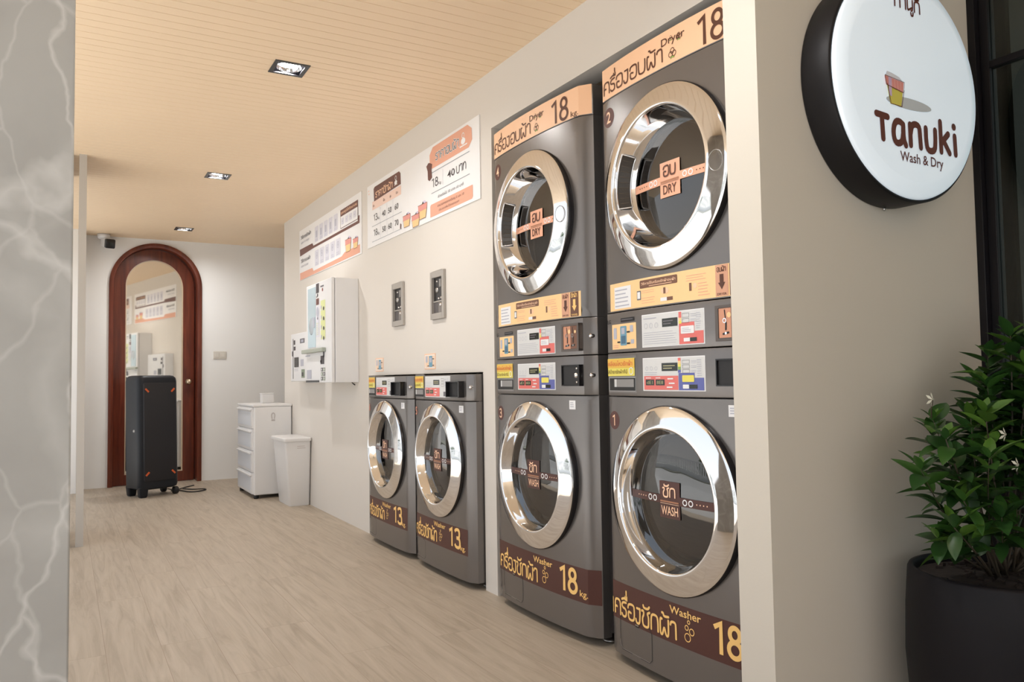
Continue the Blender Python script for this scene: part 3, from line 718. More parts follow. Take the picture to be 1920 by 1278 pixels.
def dryer(num, loc, label, group):
    S = SPEC[18]; hw, b1, b2, dep = S['hw'], S['b1'], S['b2'], S['dep']; fn = surf(S); key = 'd'
    Z = 1.04; C0, C1, T0, T1 = 1.04, 1.178, 1.92, 2.035
    t = thing('tumble_dryer', label, 'dryer', (loc[0], loc[1], Z), 0, group)
    def rel(f): return lambda b: (f(b), shift(b))[0]
    def shift(b): b.v = [(x, y, z-Z) for x, y, z in b.v]
    def P(k, name, par, f, **kw): return part(key+k, name, par, rel(f), **kw)
    P('body', 'cabinet_body', t, lambda b: b.box(.055, dep, -hw+.002, hw-.002, C0+.0015, T1-.004, M_GRAYD), bevel=.004)
    P('ctl', 'control_panel', t, lambda b: b.prism(plan(hw, b1, b2, .12), C0+.0015, C1-.0015, M_GRAY), angle=25, bevel=.0025)
    P('front', 'front_panel', t, lambda b: panel_with_hole(b, hw, b1, b2, C1+.0015, T0-.001, 1.58, .262, M_GRAY, .09), angle=32)
    P('top', 'top_panel', t, lambda b: b.prism(plan(hw, b1, b2, .12), T0+.001, T1, M_GRAY), angle=25, bevel=.0025)
    n0 = set(o.name for o in COL.objects)
    d0 = door_parts(t, key, 1.58-Z, .285, True, hw)
    def band(b):
        d = Dec(b, fn, .012)
        d.rect(.0, T0+.004, 2*hw, T1-.001, M_ORANGE, 0)
        d.thai('เครื่องอบผ้า', .034, 1.943, .356, .040, M_TXTB, 2, .15); d.text('Dryer', .378, 1.989, .023, M_TXTB, 2, .105, .008)
        cotton(d, .428, 1.950, 1.25); d.digits('18', .532, 1.930, .088, .108, M_TXTB, 2, .13); d.text('kg.', .652, 1.929, .020, M_TXTB, 2, .042, .004)
    P('band', 'label_band', t, band, solid=False)
    def instr(b):
        d = Dec(b, fn, .02); u0, u1, v0, v1 = .065, .688, 1.183, 1.276
        d.rect(u0, v0, u1, v1, M_AMBER, 0)
        d.rect(.093, 1.189, .192, 1.262, M_WHITEV, 1); d.lines(.098, 1.192, .188, 1.258, 5, M_INKL, 2, .3)
        d.rrect(.242, 1.243, .424, 1.269, .004, M_BROWN2, 1); d.text('วิธีการใช้เครื่องซักผ้าอบผ้า', .250, 1.2535, .0075, M_TXTP, 2, .166, .01); d.lines(.29, 1.2455, .40, 1.250, 1, M_TXTP, 2, .4, .05)
        d.rrect(.226, 1.207, .247, 1.237, .002, M_INK, 1); d.rrect(.229, 1.211, .244, 1.233, .001, M_WHITEV, 2)
        d.lines(.25, 1.226, .32, 1.238, 2, M_PINK, 1, .25); d.lines(.25, 1.192, .335, 1.216, 3, M_PINK, 1, .2)
        d.disc(.366, 1.225, .018, M_TXTP, 1, 20, .010); d.rect(.360, 1.216, .370, 1.235, M_BROWN2, 2)
        d.rect(.345, 1.193, .375, 1.204, M_WHITEV, 1); d.rect(.375, 1.193, .402, 1.204, M_BROWN2, 1)
        d.lines(.462, 1.240, .555, 1.262, 3, M_PINK, 1, .25); d.rect(.474, 1.212, .484, 1.236, M_BROWN2, 1); d.disc(.498, 1.226, .008, M_TXTP, 1, 14); d.lines(.510, 1.192, .556, 1.236, 5, M_PINK, 1, .25)
        for a, bg_, fg in ((.578, mat('rose vinyl', '#dba486', .45), M_TXTB), (.629, mat('dark brown vinyl', '#6a4636', .45), M_TXTY)):
            d.rect(a, v0+.002, a+.046, v1-.001, bg_, 1); c = a+.023
            if fg is M_TXTB: d.thai('อบผ้า', a+.006, 1.256, .034, .011, fg, 2, .18)
            else: d.thai('ซักผ้า', a+.006, 1.256, .034, .011, fg, 2, .18)
            d.rect(c-.007, 1.222, c+.007, 1.248, fg, 2); d.poly([(c-.013, 1.224), (c, 1.204), (c+.013, 1.224)], fg, 2)
            d.text('DRYER' if fg is M_TXTB else 'WASHER', c, 1.188, .006, fg, 2, .034, .01, 'c')
    P('instr', 'instruction_label', t, instr, solid=False)
    def fascia(b):
        d = Dec(b, fn, .02); u0, u1, v0, v1 = .248, .532, 1.052, 1.157; us = .425
        d.rect(u0, v0, u1, v1, M_WHITEV, 0); d.rect(u0+.003, v0+.003, u1-.003, v1-.003, M_SILV, 1)
        d.rect(.350, 1.112, .421, 1.138, M_LCD, 2); d.lines(.356, 1.117, .414, 1.134, 2, M_INK, 3, .4, .4)
        for q_ in range(3): d.ring(u0+.022+.026*q_, 1.120, .008, .001, M_INKL, 2, 12)
        d.lines(u0+.01, v0+.008, us-.008, v0+.05, 6, M_INKL, 2, .18, .15); d.lines(u0+.01, v1-.018, u0+.08, v1-.008, 1, M_INKL, 2, .3)
        d.poly([(us+.002, v0+.003), (u1-.004, v0+.003), (u1-.004, v0+.04), (u1-.04, v0+.04), (u1-.04, v0+.068), (us+.002, v0+.068)], M_RED, 2)
        d.rrect(us+.010, v0+.034, us+.066, v0+.057, .003, M_WHITEV, 3); d.lines(us+.016, v0+.038, us+.058, v0+.053, 3, M_INKL, 4, .25)
        d.rect(us+.022, v0+.010, us+.048, v0+.021, M_WHITEV, 3); d.rect(us+.048, v0+.010, us+.076, v0+.021, M_LCD, 3)
        for q_ in range(2):
            v = v1-.022-.016*q_; d.stroke([(us+.018, v), (us+.046, v), (us+.046, v+.012), (us+.018, v+.012), (us+.018, v)], .001, M_INK, 3, 0); d.lines(us+.052, v, us+.078, v+.012, 2, M_INKL, 3, .25)
        for q_, c_ in enumerate((M_RED, M_RED, M_AMBER, M_YEL)): d.rect(us+.001, v1-.004-.009*(q_+1), us+.013, v1-.004-.009*q_, c_, 2)
        d.lines(u1-.032, v0+.046, u1-.012, v1-.008, 8, M_INKL, 3, .25)
    P('fascia', 'display_panel', t, fascia, solid=False)
    def coin(b):
        u0, u1, v0, v1 = .578, .692, 1.056, 1.158; ya, yb = hw-u0, hw-u1; x = prof(ya, hw, b1, b2)-.001
        gm = mat('coin bezel', (.11, .09, .08), .4)
        b.box(x-.006, x+.02, yb, ya, v0, v0+.008, gm); b.box(x-.006, x+.02, yb, ya, v1-.008, v1, gm); b.box(x-.006, x+.02, yb, yb+.010, v0, v1, gm); b.box(x-.006, x+.02, ya-.012, ya, v0, v1, gm)
        b.box(x-.003, x, yb, ya, v0, v1, gm)
        d = Dec(b, lambda u, v, o: (x-.0035-o, hw-u, v)); coin_plate(d, u0+.013, v0+.009, u1-.011, v1-.009)
    P('coin', 'coin_slot', t, coin, solid=False)
    def ostk(b):
        d = Dec(b, fn, .02); u0, u1, v0, v1 = .072, .216, 1.052, 1.137; d.rect(u0, v0, u1, v1, M_AMBER, 0)
        bl = mat('blue print', '#6fa0b8', .5); c = .144
        d.rrect(c-.020, v0+.012, c+.018, v1-.008, .004, bl, 1); d.rect(c-.014, v0+.018, c+.012, v0+.044, mat('dark blue print', '#4b6f88', .5), 2); d.rect(c-.012, v0+.05, c+.008, v1-.014, M_INKL, 2)
        d.rrect(u0+.01, v0+.035, u0+.03, v1-.012, .003, M_INKL, 1); d.rect(u1-.034, v1-.03, u1-.016, v1-.008, M_INKL, 1); d.rect(u1-.03, v0+.016, u1-.012, v0+.03, M_INKL, 1)
        for x_, y_ in ((c+.022, v0+.056), (c-.036, v0+.024), (c+.022, v0+.018)): d.stroke([(x_, y_), (x_+.014, y_)], .005, M_DARK, 2, 0)
        d.lines(u0+.008, v0+.004, u0+.04, v0+.016, 2, M_PINK, 1)
    P('ostk', 'orange_sticker', t, ostk, solid=False)
    def logo(b):
        d = Dec(b, fn, .02); d.ring(.032, 1.148, .007, .0022, M_DARK, 1, 20); d.stroke([(.032, 1.151), (.032, 1.146), (.035, 1.146)], .0015, M_DARK, 1, 0)
        d.text('LG', .043, 1.1415, .013, M_DARK, 1, .022, .015); pass
    P('logo', 'maker_logo', t, logo, solid=False)
    def plate(b):
        d = Dec(b, fn, .02); d.rect(.128, 1.143, .207, 1.156, M_DARK, 1); d.lines(.134, 1.147, .20, 1.153, 1, M_INK, 2, .4, .05)
    P('plate', 'model_plate', t, plate, solid=False)
    def lock(b):
        y = hw-.722; x = prof(y, hw, b1, b2); b.lathe([(.0005, x-.012), (.007, x-.011), (.0095, x-.007), (.0095, x+.01)], M_CHROME, y, 1.109, 20)
    P('lock', 'lock', t, lock, solid=False)
    b = MB(); d = Dec(b, fn, .02)
    d.disc(.080, 1.857, .034, mat('badge brown', '#5a3530', .45), 0, 36); d.text(str(num), .080, 1.838, .038, M_TXTP, 2, None, .012, 'c'); shift(b)
    b.build('number_badge', t, solid=False)
    return t

washer(3, 18, (1.617, 2.6725, 0), 'grey front-loading washer numbered 3 in the farther tall stack, under dryer 4', 'large washers at the bottom of the stacks')
dryer(4, (1.617, 2.6725), 'grey dryer numbered 4 stacked on washer 3, beside the narrow cream wall strip', 'dryers on top of the stacks')
washer(1, 18, (1.617, 1.8685, 0), 'grey front-loading washer numbered 1, nearest machine, under dryer 2', 'large washers at the bottom of the stacks')
dryer(2, (1.617, 1.8685), 'grey dryer numbered 2 stacked on washer 1, next to the cream pillar', 'dryers on top of the stacks')
washer(5, 13, (1.600, 3.557, 0), 'low grey 13 kg washer numbered 5, right one of the low pair', 'low washers under the price poster')
washer(6, 13, (1.600, 4.285, 0), 'low grey 13 kg washer farther left, beside the blank cream wall', 'low washers under the price poster')

# ------------------------------------------------------------------ posters
def poster(name, label, Y0, z0, w, h, draw, group=None, t=.006):
    b = MB(); b.box(XW-t, XW-.0004, Y0-w, Y0, z0, z0+h, M_WHITEV)
    d = Dec(b, lambda u, v, o: (XW-t-.0003-o, Y0-u, v)); draw(d)
    return tag(b.build(name, solid=False), label, 'poster', group)
P_PINK = mat('poster salmon', '#e7ab92', .5); P_PINKL = mat('poster pale pink', '#f4d5c6', .5); P_BR = mat('poster brown', '#6e4a45', .5); P_YE = mat('poster yellow', '#f0cf94', .5)
P_TX = mat('poster dark print', '#4a4448', .5); P_LN = mat('poster rule', '#9aa0a6', .5)
def basket(d, u, v, w, h, l=2):
    d.poly([(u, v+h*.62), (u+w*.14, v), (u+w*.86, v), (u+w, v+h*.62)], P_YE, l)
    d.poly([(u-w*.03, v+h*.78), (u, v+h*.45), (u+w, v+h*.45), (u+w*1.03, v+h*.78)], mat('basket cloth', '#e59c92', .5), l+1)
    d.disc(u+w*.34, v+h*.8, w*.28, M_WHITEV, l, 18, h*.18); d.disc(u+w*.68, v+h*.8, w*.22, mat('lilac cloth', '#d9cfe8', .5), l, 18, h*.14)
    o = mat('thin brown outline', '#8a5a45', .5)
    d.stroke([(u, v+h*.5), (u+w*.14, v), (u+w*.86, v), (u+w, v+h*.5)], w*.025, o, l+2, 0); d.stroke([(u-w*.03, v+h*.78), (u+w*1.03, v+h*.78)], w*.025, o, l+2, 0)
def price(d):
    d.poly([(.128, 2.075), (.120, 2.155), (.14, 2.165), (.55, 2.165), (.572, 2.15), (.577, 2.085)], P_BR, 1)
    d.thai('ราคาซักผ้า', .155, 2.095, .30, .030, M_TXTP, 2, .2); d.disc(.50, 2.112, .022, M_WHITEV, 2, 18, .012); d.rect(.476, 2.097, .524, 2.101, M_WHITEV, 2); d.ring(.50, 2.138, .012, .004, M_WHITEV, 2, 14)
    d.rect(.095, 2.025, .58, 2.078, P_PINKL, 1)
    for u, s in ((.11, 'ซัก'), (.29, 'เย็น'), (.40, 'อุ่น'), (.50, 'ร้อน')): d.text(s, u, 2.042, .014, P_BR, 2, None, .01)
    for v in (1.921, 1.824): d.rect(.088, v, .586, v+.003, P_LN, 1)
    for u in (.235, .35, .45): d.rect(u, 1.83, u+.002, 2.02, M_INKL, 1)
    for v, row in ((1.953, ('13', '40', '50', '60')), (1.858, ('18', '50', '60', '70'))):
        for k, (u, s) in enumerate(zip((.118, .27, .37, .478), row)):
            if k == 0: d.digits(s, u, v, .040, .068, P_TX, 2, .12)
            else: d.text(s, u, v, .032, P_TX, 2, .058, .006)
        d.text('Kg', .188, v, .014, P_TX, 2, .03)
    basket(d, .61, 1.822, .105, .085); basket(d, .738, 1.800, .11, .085); basket(d, .832, 1.826, .115, .10)
    d.poly([(.945, 2.095), (.975, 2.108), (1.0, 2.10), (1.022, 2.09), (1.012, 2.06), (1.018, 2.02), (.985, 2.008), (.965, 2.02), (.962, 2.065)], P_BR, 2)
    d.poly([(.565, 1.86), (.582, 1.85), (.575, 1.825), (.56, 1.83)], P_BR, 2)
    d.poly([(1.02, 2.066), (.99, 2.09), (.988, 2.145), (1.03, 2.178), (1.44, 2.178), (1.483, 2.150), (1.487, 2.095), (1.45, 2.066)], P_PINK, 1)
    d.thai('ราคาอบผ้า', 1.066, 2.100, .285, .034, M_WHITEV, 2, .3); d.thai('ราคาอบผ้า', 1.066, 2.100, .285, .034, P_TX, 3, .13)
    d.disc(1.392, 2.112, .024, M_WHITEV, 2, 20, .016); d.rect(1.352, 2.087, 1.435, 2.093, M_WHITEV, 2); d.ring(1.392, 2.14, .012, .004, M_WHITEV, 2, 14)
    for v in (2.043, 1.934): d.rect(1.006, v, 1.457, v+.004, P_LN, 1)
    d.rect(1.15, 1.95, 1.152, 2.035, M_INKL, 1)
    d.digits('18', 1.013, 1.965, .046, .082, P_TX, 2, .12); d.text('Kg', 1.10, 1.965, .014, P_TX, 2, .03)
    d.text('40', 1.208, 1.972, .034, P_TX, 2, .085, .008); d.thai('บาท', 1.31, 1.972, .115, .034, P_TX, 2, .15)
    d.text('ส่วนต่อไป 10 บาท 10 นาที', 1.09, 1.897, .014, M_INK, 2, .30)
    d.poly([(.99, 1.812), (.99, 1.870), (1.0, 1.878), (1.487, 1.878), (1.488, 1.822), (1.478, 1.812)], P_PINK, 1)
    d.text('สามารถหยอดเหรียญ 5 และ 10', 1.085, 1.850, .012, P_BR, 2, .31); d.text('ต่อเวลาเพิ่มได้ตลอดเวลา', 1.10, 1.826, .011, P_BR, 2, .24)
    for u, v in ((.03, 2.16), (.035, 2.14)): d.disc(u, v, .01, P_PINKL, 1, 12, .006)
poster('wall_poster', 'long white price poster with laundry baskets above the low washers', 4.76, 1.797, 1.56, .395, price)
def howto(d):
    d.poly([(.013, 2.040), (.02, 1.983), (.413, 1.993), (1.518, 1.992), (1.519, 2.044), (1.497, 2.044), (1.48, 2.012), (1.057, 2.012), (.42, 2.012), (.39, 2.036)], P_BR, 1)
    d.poly([(.02, 1.845), (.02, 1.786), (1.523, 1.796), (1.523, 1.851), (1.2, 1.845), (1.131, 1.826), (.42, 1.815), (.387, 1.843)], P_PINK, 1)
    d.text('วิธีการซักผ้า', .05, 2.118, .026, M_INK, 2, .30, .012); d.text('HOW TO WASH', .055, 2.078, .016, M_INKL, 2, .24, .01)
    d.text('วิธีการอบผ้า', .05, 1.925, .026, M_INK, 2, .28, .012); d.text('HOW TO DRY', .055, 1.885, .016, M_INKL, 2, .22, .01)
    bx = mat('poster icon ground', '#d9d8e2', .5)
    for k in range(5):
        u = .46+k*.122; d.rrect(u, 2.03, u+.098, 2.148, .01, bx, 1); d.rrect(u+.028, 2.062, u+.066, 2.115, .006, M_INKL, 2); d.lines(u+.02, 2.035, u+.085, 2.055, 2, M_INKL, 2, .3)
        u = .46+k*.134; d.rrect(u, 1.845, u+.108, 1.965, .01, bx, 1); d.ring(u+.054, 1.922, .022, .006, M_INKL, 2, 16); d.disc(u+.054, 1.922, .01, M_INKL, 2, 12); d.lines(u+.02, 1.85, u+.09, 1.875, 2, M_INKL, 2, .3)
    d.rect(1.11, 2.022, 1.49, 2.152, P_BR, 2); d.rect(1.118, 2.026, 1.483, 2.106, M_WHITEV, 3); d.text('อุณหภูมิน้ำที่เหมาะสม', 1.125, 2.122, .016, M_TXTP, 3, .345, .012)
    for k in range(4): d.rrect(1.135+k*.086, 2.045, 1.195+k*.086, 2.09, .008, bx, 4); d.text('+' if k == 2 else '•', 1.157+k*.086, 2.058, .02, M_INK, 5)
    basket(d, 1.22, 1.838, .12, .11); basket(d, 1.385, 1.838, .10, .085)
poster('wall_poster', 'white how-to poster with brown and pink stripes, farther from the dryers', 6.43, 1.786, 1.552, .408, howto)

# wall stickers above the low washers
for i, (ya, yb) in enumerate(((4.640, 4.505), (3.878, 3.736))):
    b = MB(); b.box(XW-.0015, XW-.0003, yb, ya, 1.014, 1.096, M_ORANGE)
    d = Dec(b, lambda u, v, o: (XW-.0017-o, ya-u, v), None, .0003); w = ya-yb
    d.rect(.006, 1.020, w-.006, 1.090, M_WHITEV, 1); d.rect(.012, 1.024, w-.01, 1.086, mat('pale peach print', '#f3d3b4', .5), 2)
    d.rrect(w*.42, 1.026, w*.74, 1.084, .006, mat('blue print', '#6fa0b8', .5), 3); d.rect(w*.48, 1.05, w*.68, 1.075, M_INKL, 4); d.rrect(w*.12, 1.05, w*.3, 1.084, .003, M_INKL, 3)
    for x_, y_ in ((w*.76, 1.068), (w*.3, 1.032), (w*.76, 1.034)): d.stroke([(x_, y_), (x_+.016, y_)], .006, M_BROWN2, 4, 0)
    tag(b.build('wall_sticker', solid=False), ['small orange instruction sticker on the wall above the left low washer', 'small orange instruction sticker on the wall above low washer 5'][i], 'sticker', 'stickers over the low washers')

# coin acceptors let into the wall
for i, (ya, yb) in enumerate(((4.322, 4.152), (3.765, 3.599))):
    z0, z1 = 1.271, 1.519; w = ya-yb
    t = thing('coin_acceptor', ['grey coin acceptor in the wall, farther left of the two under the price poster', 'grey coin acceptor in the wall, closer to the tall dryers'][i], 'coin acceptor', (XW, yb, z0), 0, 'wall coin acceptors')
    fm = mat('acceptor frame', (.43, .40, .365), .4, .2)
    b = MB(); f = .022
    for s in ((0, f, 0, .248), (w-f, w, 0, .248), (f, w-f, 0, .03), (f, w-f, .215, .248)): b.box(-.016, -.0005, s[0], s[1], s[2], s[3], fm)
    b.build('frame', t, bevel=.002)
    b = MB(); b.box(-.003, -.0006, f, w-f, .09, .215, M_BLACK); b.box(-.008, -.003, f, w-f, .088, .094, fm)
    b.box(-.006, -.003, w*.30, w*.44, .165, .205, M_STEEL); b.lathe([(.0005, -.010), (.014, -.008), (.015, -.003)], M_STEEL, w*.62, .15, 20)
    for y_, z_ in ((w*.62, .196), (w*.5, .106), (w*.32, .108)): b.lathe([(.0005, -.008), (.005, -.007), (.006, -.003)], M_CHROME, y_, z_, 12)
    b.build('coin_slot', t, solid=False)
    b = MB(); b.box(-.003, -.0006, f, w-f, .03, .088, mat('return cup', (.24, .22, .205), .4, .2)); b.box(-.004, -.003, w*.55, w-f, .034, .086, mat('return cup shade', (.11, .10, .10), .5)); b.build('return_cup', t)
    b = MB(); b.lathe([(.0005, -.014), (.009, -.012), (.011, -.004), (.011, -.003)], M_CHROME, w*.32, .072, 20); b.build('lock', t, solid=False)

# ------------------------------------------------------------------ detergent vending machine and payment box
t = thing('vending_machine', 'white wall-mounted detergent vending machine with a tall blue-tinted window', 'vending machine', (XW, 0, 0))
XF, ya, yb, z0, z1 = 1.490, 5.56, 4.96, .950, 1.632
b = MB(); b.box(XF-XW+.025, -.0005, yb, ya, z0, z1, M_WENAM); b.build('cabinet', t, bevel=.004)
b = MB(); b.box(XF-XW, XF-XW+.022, yb, ya, z0, z1, M_WENAM); b.build('front_door', t, bevel=.004)
fx = XF-XW
D = Dec(MB(), lambda u, v, o: (fx-.0004-o, ya-u, v), None, .0008)
b = D.mb
kk = 1.49/1.48
def UY(y): return ya-y*kk
D.rect(UY(5.482), 1.19, UY(5.285), 1.612, M_WHITEV, 0)
D.rect(UY(5.275), 1.56, UY(5.207), 1.625, P_TX, 1); D.rect(UY(5.275), 1.48, UY(5.207), 1.523, P_BR, 1); D.disc(UY(5.24), 1.545, .014, P_TX, 1, 14, .012); D.rect(UY(5.27), 1.53, UY(5.25), 1.54, M_INK, 1)
b.build('label_print', t, solid=False); b = MB(); D.mb = b
D.rrect(UY(5.275), 1.26, UY(5.205), 1.47, .01, mat('pale lilac print', '#e3e2ec', .5), 1); D.disc(UY(5.24), 1.43, .028, M_INKL, 2, 20, .035); D.disc(UY(5.237), 1.387, .010, P_TX, 2, 12)
D.lines(UY(5.265), 1.27, UY(5.215), 1.36, 7, mat('pale green print', '#d5dcb9', .5), 2, .4)
b.build('selection_guide', t, solid=False); b = MB(); D.mb = b
D.lines(UY(5.17), 1.585, UY(5.08), 1.605, 1, M_INK, 1, .5); b.build('header_print', t, solid=False); b = MB(); D.mb = b
D.disc(UY(5.123), 1.572, .012, mat('dark red lamp', '#8d3030', .4), 1, 16); b.build('status_lamp', t, solid=False); b = MB(); D.mb = b
yg = mat('pale lime print', '#dde2a4', .5)
for k in range(4):
    v = 1.45-k*.066; D.rrect(UY(5.165), v-.012, UY(5.06), v+.05, .006, yg, 1); D.disc(UY(5.095), v-.006, .016, P_TX, 2, 14, .013); D.disc(UY(5.15), v+.006, .012, M_INKL, 2, 12)
b.build('button_lettering', t, solid=False); b = MB(); D.mb = b
D.rect(UY(5.172), 1.074, UY(5.09), 1.13, P_TX, 1); D.rect(UY(5.115), 1.12, UY(5.085), 1.165, P_TX, 1); D.rect(UY(5.18), 1.085, UY(5.15), 1.10, P_TX, 1)
b.build('coin_chute', t, solid=False); b = MB(); D.mb = b
for i in range(2):
    for j in range(3): D.rect(UY(5.165)+i*.052, .966+j*.03, UY(5.165)+i*.052+.044, .966+j*.03+.024, mat('icon green grey', '#8f9a86', .5) if (i+j) % 2 else P_TX, 1); D.disc(UY(5.165)+i*.052+.022, .978+j*.03, .009, M_WHITEV, 2, 12)
b.build('payment_icons', t, solid=False); b = MB(); D.mb = b
D.rect(UY(5.512), .978, UY(5.40), 1.04, M_INKL, 1); b.build('notice_label', t, solid=False); b = MB(); D.mb = b; D.lines(UY(5.6)+.05, 1.13, UY(5.40), 1.148, 1, M_INKL, 1, .4)
b.build('shelf_lettering', t, solid=False)
b = MB(); bt = mat('blue tinted window', (.48, .62, .70), .12)
b.box(fx-.003, fx-.0005, 5.288*kk, 5.475*kk, 1.195, 1.608, bt); b.build('window', t)
b = MB(); b.box(fx-.0055, fx-.0032, 5.30*kk, 5.335*kk, 1.33, 1.40, M_INKL); b.lathe([(.0005, fx-.008), (.050, fx-.007), (.06, fx-.003)], mat('clear tub', (.45, .51, .56), .2), 5.385*kk, 1.34, 30); b.build('detergent_jar', t, solid=False)
b = MB(); b.box(fx-.03, fx-.0005, 5.05*kk, 5.555*kk, 1.155, 1.182, mat('grey green shelf', (.40, .43, .37), .4)); b.build('dispensing_shelf', t, bevel=.004)
b = MB(); b.box(fx-.006, fx-.0005, 5.207*kk, 5.52*kk, .953, .967, mat('slot grey', (.08, .08, .08), .5)); b.build('tray_slot', t)
t = thing('payment_box', 'small white payment box on the wall behind the detergent vending machine', 'payment box', (XW, 0, 0))
k2 = 1.57/1.6; fx = 1.57-XW; ya, yb = 6.452*k2, 5.72
b = MB(); b.box(fx, -.0005, yb, ya, .962, 1.335, M_WENAM); b.build('cabinet', t, bevel=.005)
b = MB(); D = Dec(b, lambda u, v, o: (fx-.0004-o, ya-u, v), None, .0008)
def UY(y): return ya-y*k2
D.rect(UY(6.385), .983, UY(6.368), 1.298, P_TX, 0); D.rect(UY(6.36), 1.25, UY(6.31), 1.285, P_TX, 0); D.rect(UY(6.36), 1.205, UY(6.30), 1.235, P_TX, 0); D.rect(UY(6.41), 1.16, UY(6.37), 1.20, P_TX, 1)
b.build('key_strip', t, solid=False); b = MB(); D.mb = b
D.rect(UY(6.163), 1.253, UY(6.028), 1.288, M_INK, 0); D.rect(UY(6.13), 1.26, UY(6.06), 1.28, M_INKL, 1); b.build('top_label', t, solid=False); b = MB(); D.mb = b; D.rect(UY(6.151), 1.077, UY(6.056), 1.129, M_INKL, 0); b.build('notice_label', t, solid=False); b = MB(); D.mb = b; D.rect(UY(6.124), .988, UY(6.025), 1.053, mat('icon green grey', '#8f9a86', .5), 0); D.rect(UY(6.11), 1.0, UY(6.06), 1.03, P_TX, 1)
b.build('logo_print', t, solid=False); b = MB(); D.mb = b
D.lines(UY(6.34), 1.04, UY(6.2), 1.06, 2, M_INKL, 0, .3)
b.build('key_lettering', t, solid=False)
b = MB(); b.box(fx-.004, fx-.0005, 6.207*k2, 6.329*k2, 1.073, 1.149, M_BLACK); b.build('banknote_slot', t)
b = MB(); b.tube([(XW-.002, 5.075, .975), (XW-.012, 5.075, .968), (XW-.014, 5.068, .95), (XW-.008, 5.05, .938), (XW-.002, 5.04, .932)], .0035, M_DARK, 8)
tag(b.build('wall_cable', solid=False), 'short dark cable end hanging from under the vending machine corner', 'cable')

# ------------------------------------------------------------------ arched door with a mirror
def wood_red():
    m = bpy.data.materials.new('red mahogany'); m.use_nodes = True; N, L, b = nodes(m)
    tc = N.new('ShaderNodeTexCoord'); mp = N.new('ShaderNodeMapping'); mp.inputs['Scale'].default_value = (14, 14, 1.2); L.new(tc.outputs['Object'], mp.inputs[0])
    n = N.new('ShaderNodeTexNoise'); n.inputs['Scale'].default_value = 2; n.inputs['Detail'].default_value = 6; n.inputs['Distortion'].default_value = .6; L.new(mp.outputs[0], n.inputs['Vector'])
    cr = N.new('ShaderNodeValToRGB'); e = cr.color_ramp.elements; e[0].position = .3; e[0].color = (.085, .016, .008, 1); e[1].position = .75; e[1].color = (.20, .042, .018, 1)
    L.new(n.outputs['Fac'], cr.inputs[0]); L.new(cr.outputs[0], b.inputs['Base Color']); b.inputs['Roughness'].default_value = .28
    return m
M_WOODR = wood_red()
def arch_band(b, cx, ro, ri, zs, zb, y0, y1, mt, n=40, foot=None):
    """arched frame of rectangular section, legs down to zb"""
    o = [(cx+ro, zb)]+arch(cx, ro, zs, n)+[(cx-ro, zb)]; i = [(cx+ri, zb if foot is None else foot)]+arch(cx, ri, zs, n)+[(cx-ri, zb if foot is None else foot)]
    k = len(o)
    vs = [(x, y0, z) for x, z in o]+[(x, y0, z) for x, z in i]+[(x, y1, z) for x, z in o]+[(x, y1, z) for x, z in i]
    fs = []
    for a in range(k-1):
        fs += [(a, a+1, k+a+1, k+a), (2*k+a, 3*k+a, 3*k+a+1, 2*k+a+1), (a, 2*k+a, 2*k+a+1, a+1), (k+a, k+a+1, 3*k+a+1, 3*k+a)]
    fs += [(0, k, 3*k, 2*k), (k-1, 3*k-1, 4*k-1, 2*k-1)]
    b.raw(vs, fs, mt)
dr = bpy.data.objects.new('door_1', None); COL.objects.link(dr); dr.location = (.763, YB, 0); struct(dr, 'arched red wooden door with a full-length mirror on the back wall', 'door')
b = MB(); arch_band(b, 0, .412, .370, 1.907, 0, -.022, .25, M_WOODR); arch_band(b, 0, .371, .333, 1.907, 0, .205, .25, M_WOODR); b.build('door_frame', dr, angle=30, bevel=.004)
hx = -.366
def sw(p): return (p[0]-hx, p[1], p[2])
b = MB(); arch_band(b, 0, .366, .262, 1.905, .10, .035, .075, M_WOODR); b.box(-.366, .366, .035, .075, .004, .10, M_WOODR); b.v = [sw(p) for p in b.v]; dl = b.build('door_leaf', dr, angle=30, loc=(hx, 0, 0)); dl.rotation_euler = (0, 0, R(6.75))
M_MIRR = mat('mirror', (.80, .77, .71), .03, 1.)
b = MB(); b.prism([(.264, .098)]+arch(0, .264, 1.907)+[(-.264, .098)], .048, .056, M_MIRR, xf=lambda p: (p.x-hx, p.z, p.y)); b.build('door_mirror', dl, solid=True)
b = MB(); arch_band(b, 0, .264, .252, 1.907, .094, .040, .05, mat('pale mirror bead', (.62, .5, .36), .4), foot=.106); b.box(-.262, .262, .04, .05, .098, .108, mat('pale mirror bead', (.62, .5, .36), .4)); b.v = [sw(p) for p in b.v]; b.build('mirror_bead', dl, angle=30)
b = MB()
b.lathe([(.028, 0), (.028, .004), (.011, .008), (.010, .03), (.022, .036), (.029, .05), (.026, .066), (.012, .074), (.0005, .075)], mat('brass satin', (.72, .6, .44), .22, 1.), n=32, axis='z', xf=lambda p: (.312-hx+p.x, .035-p.z, .977+p.y)); b.build('door_knob', dl, solid=False)

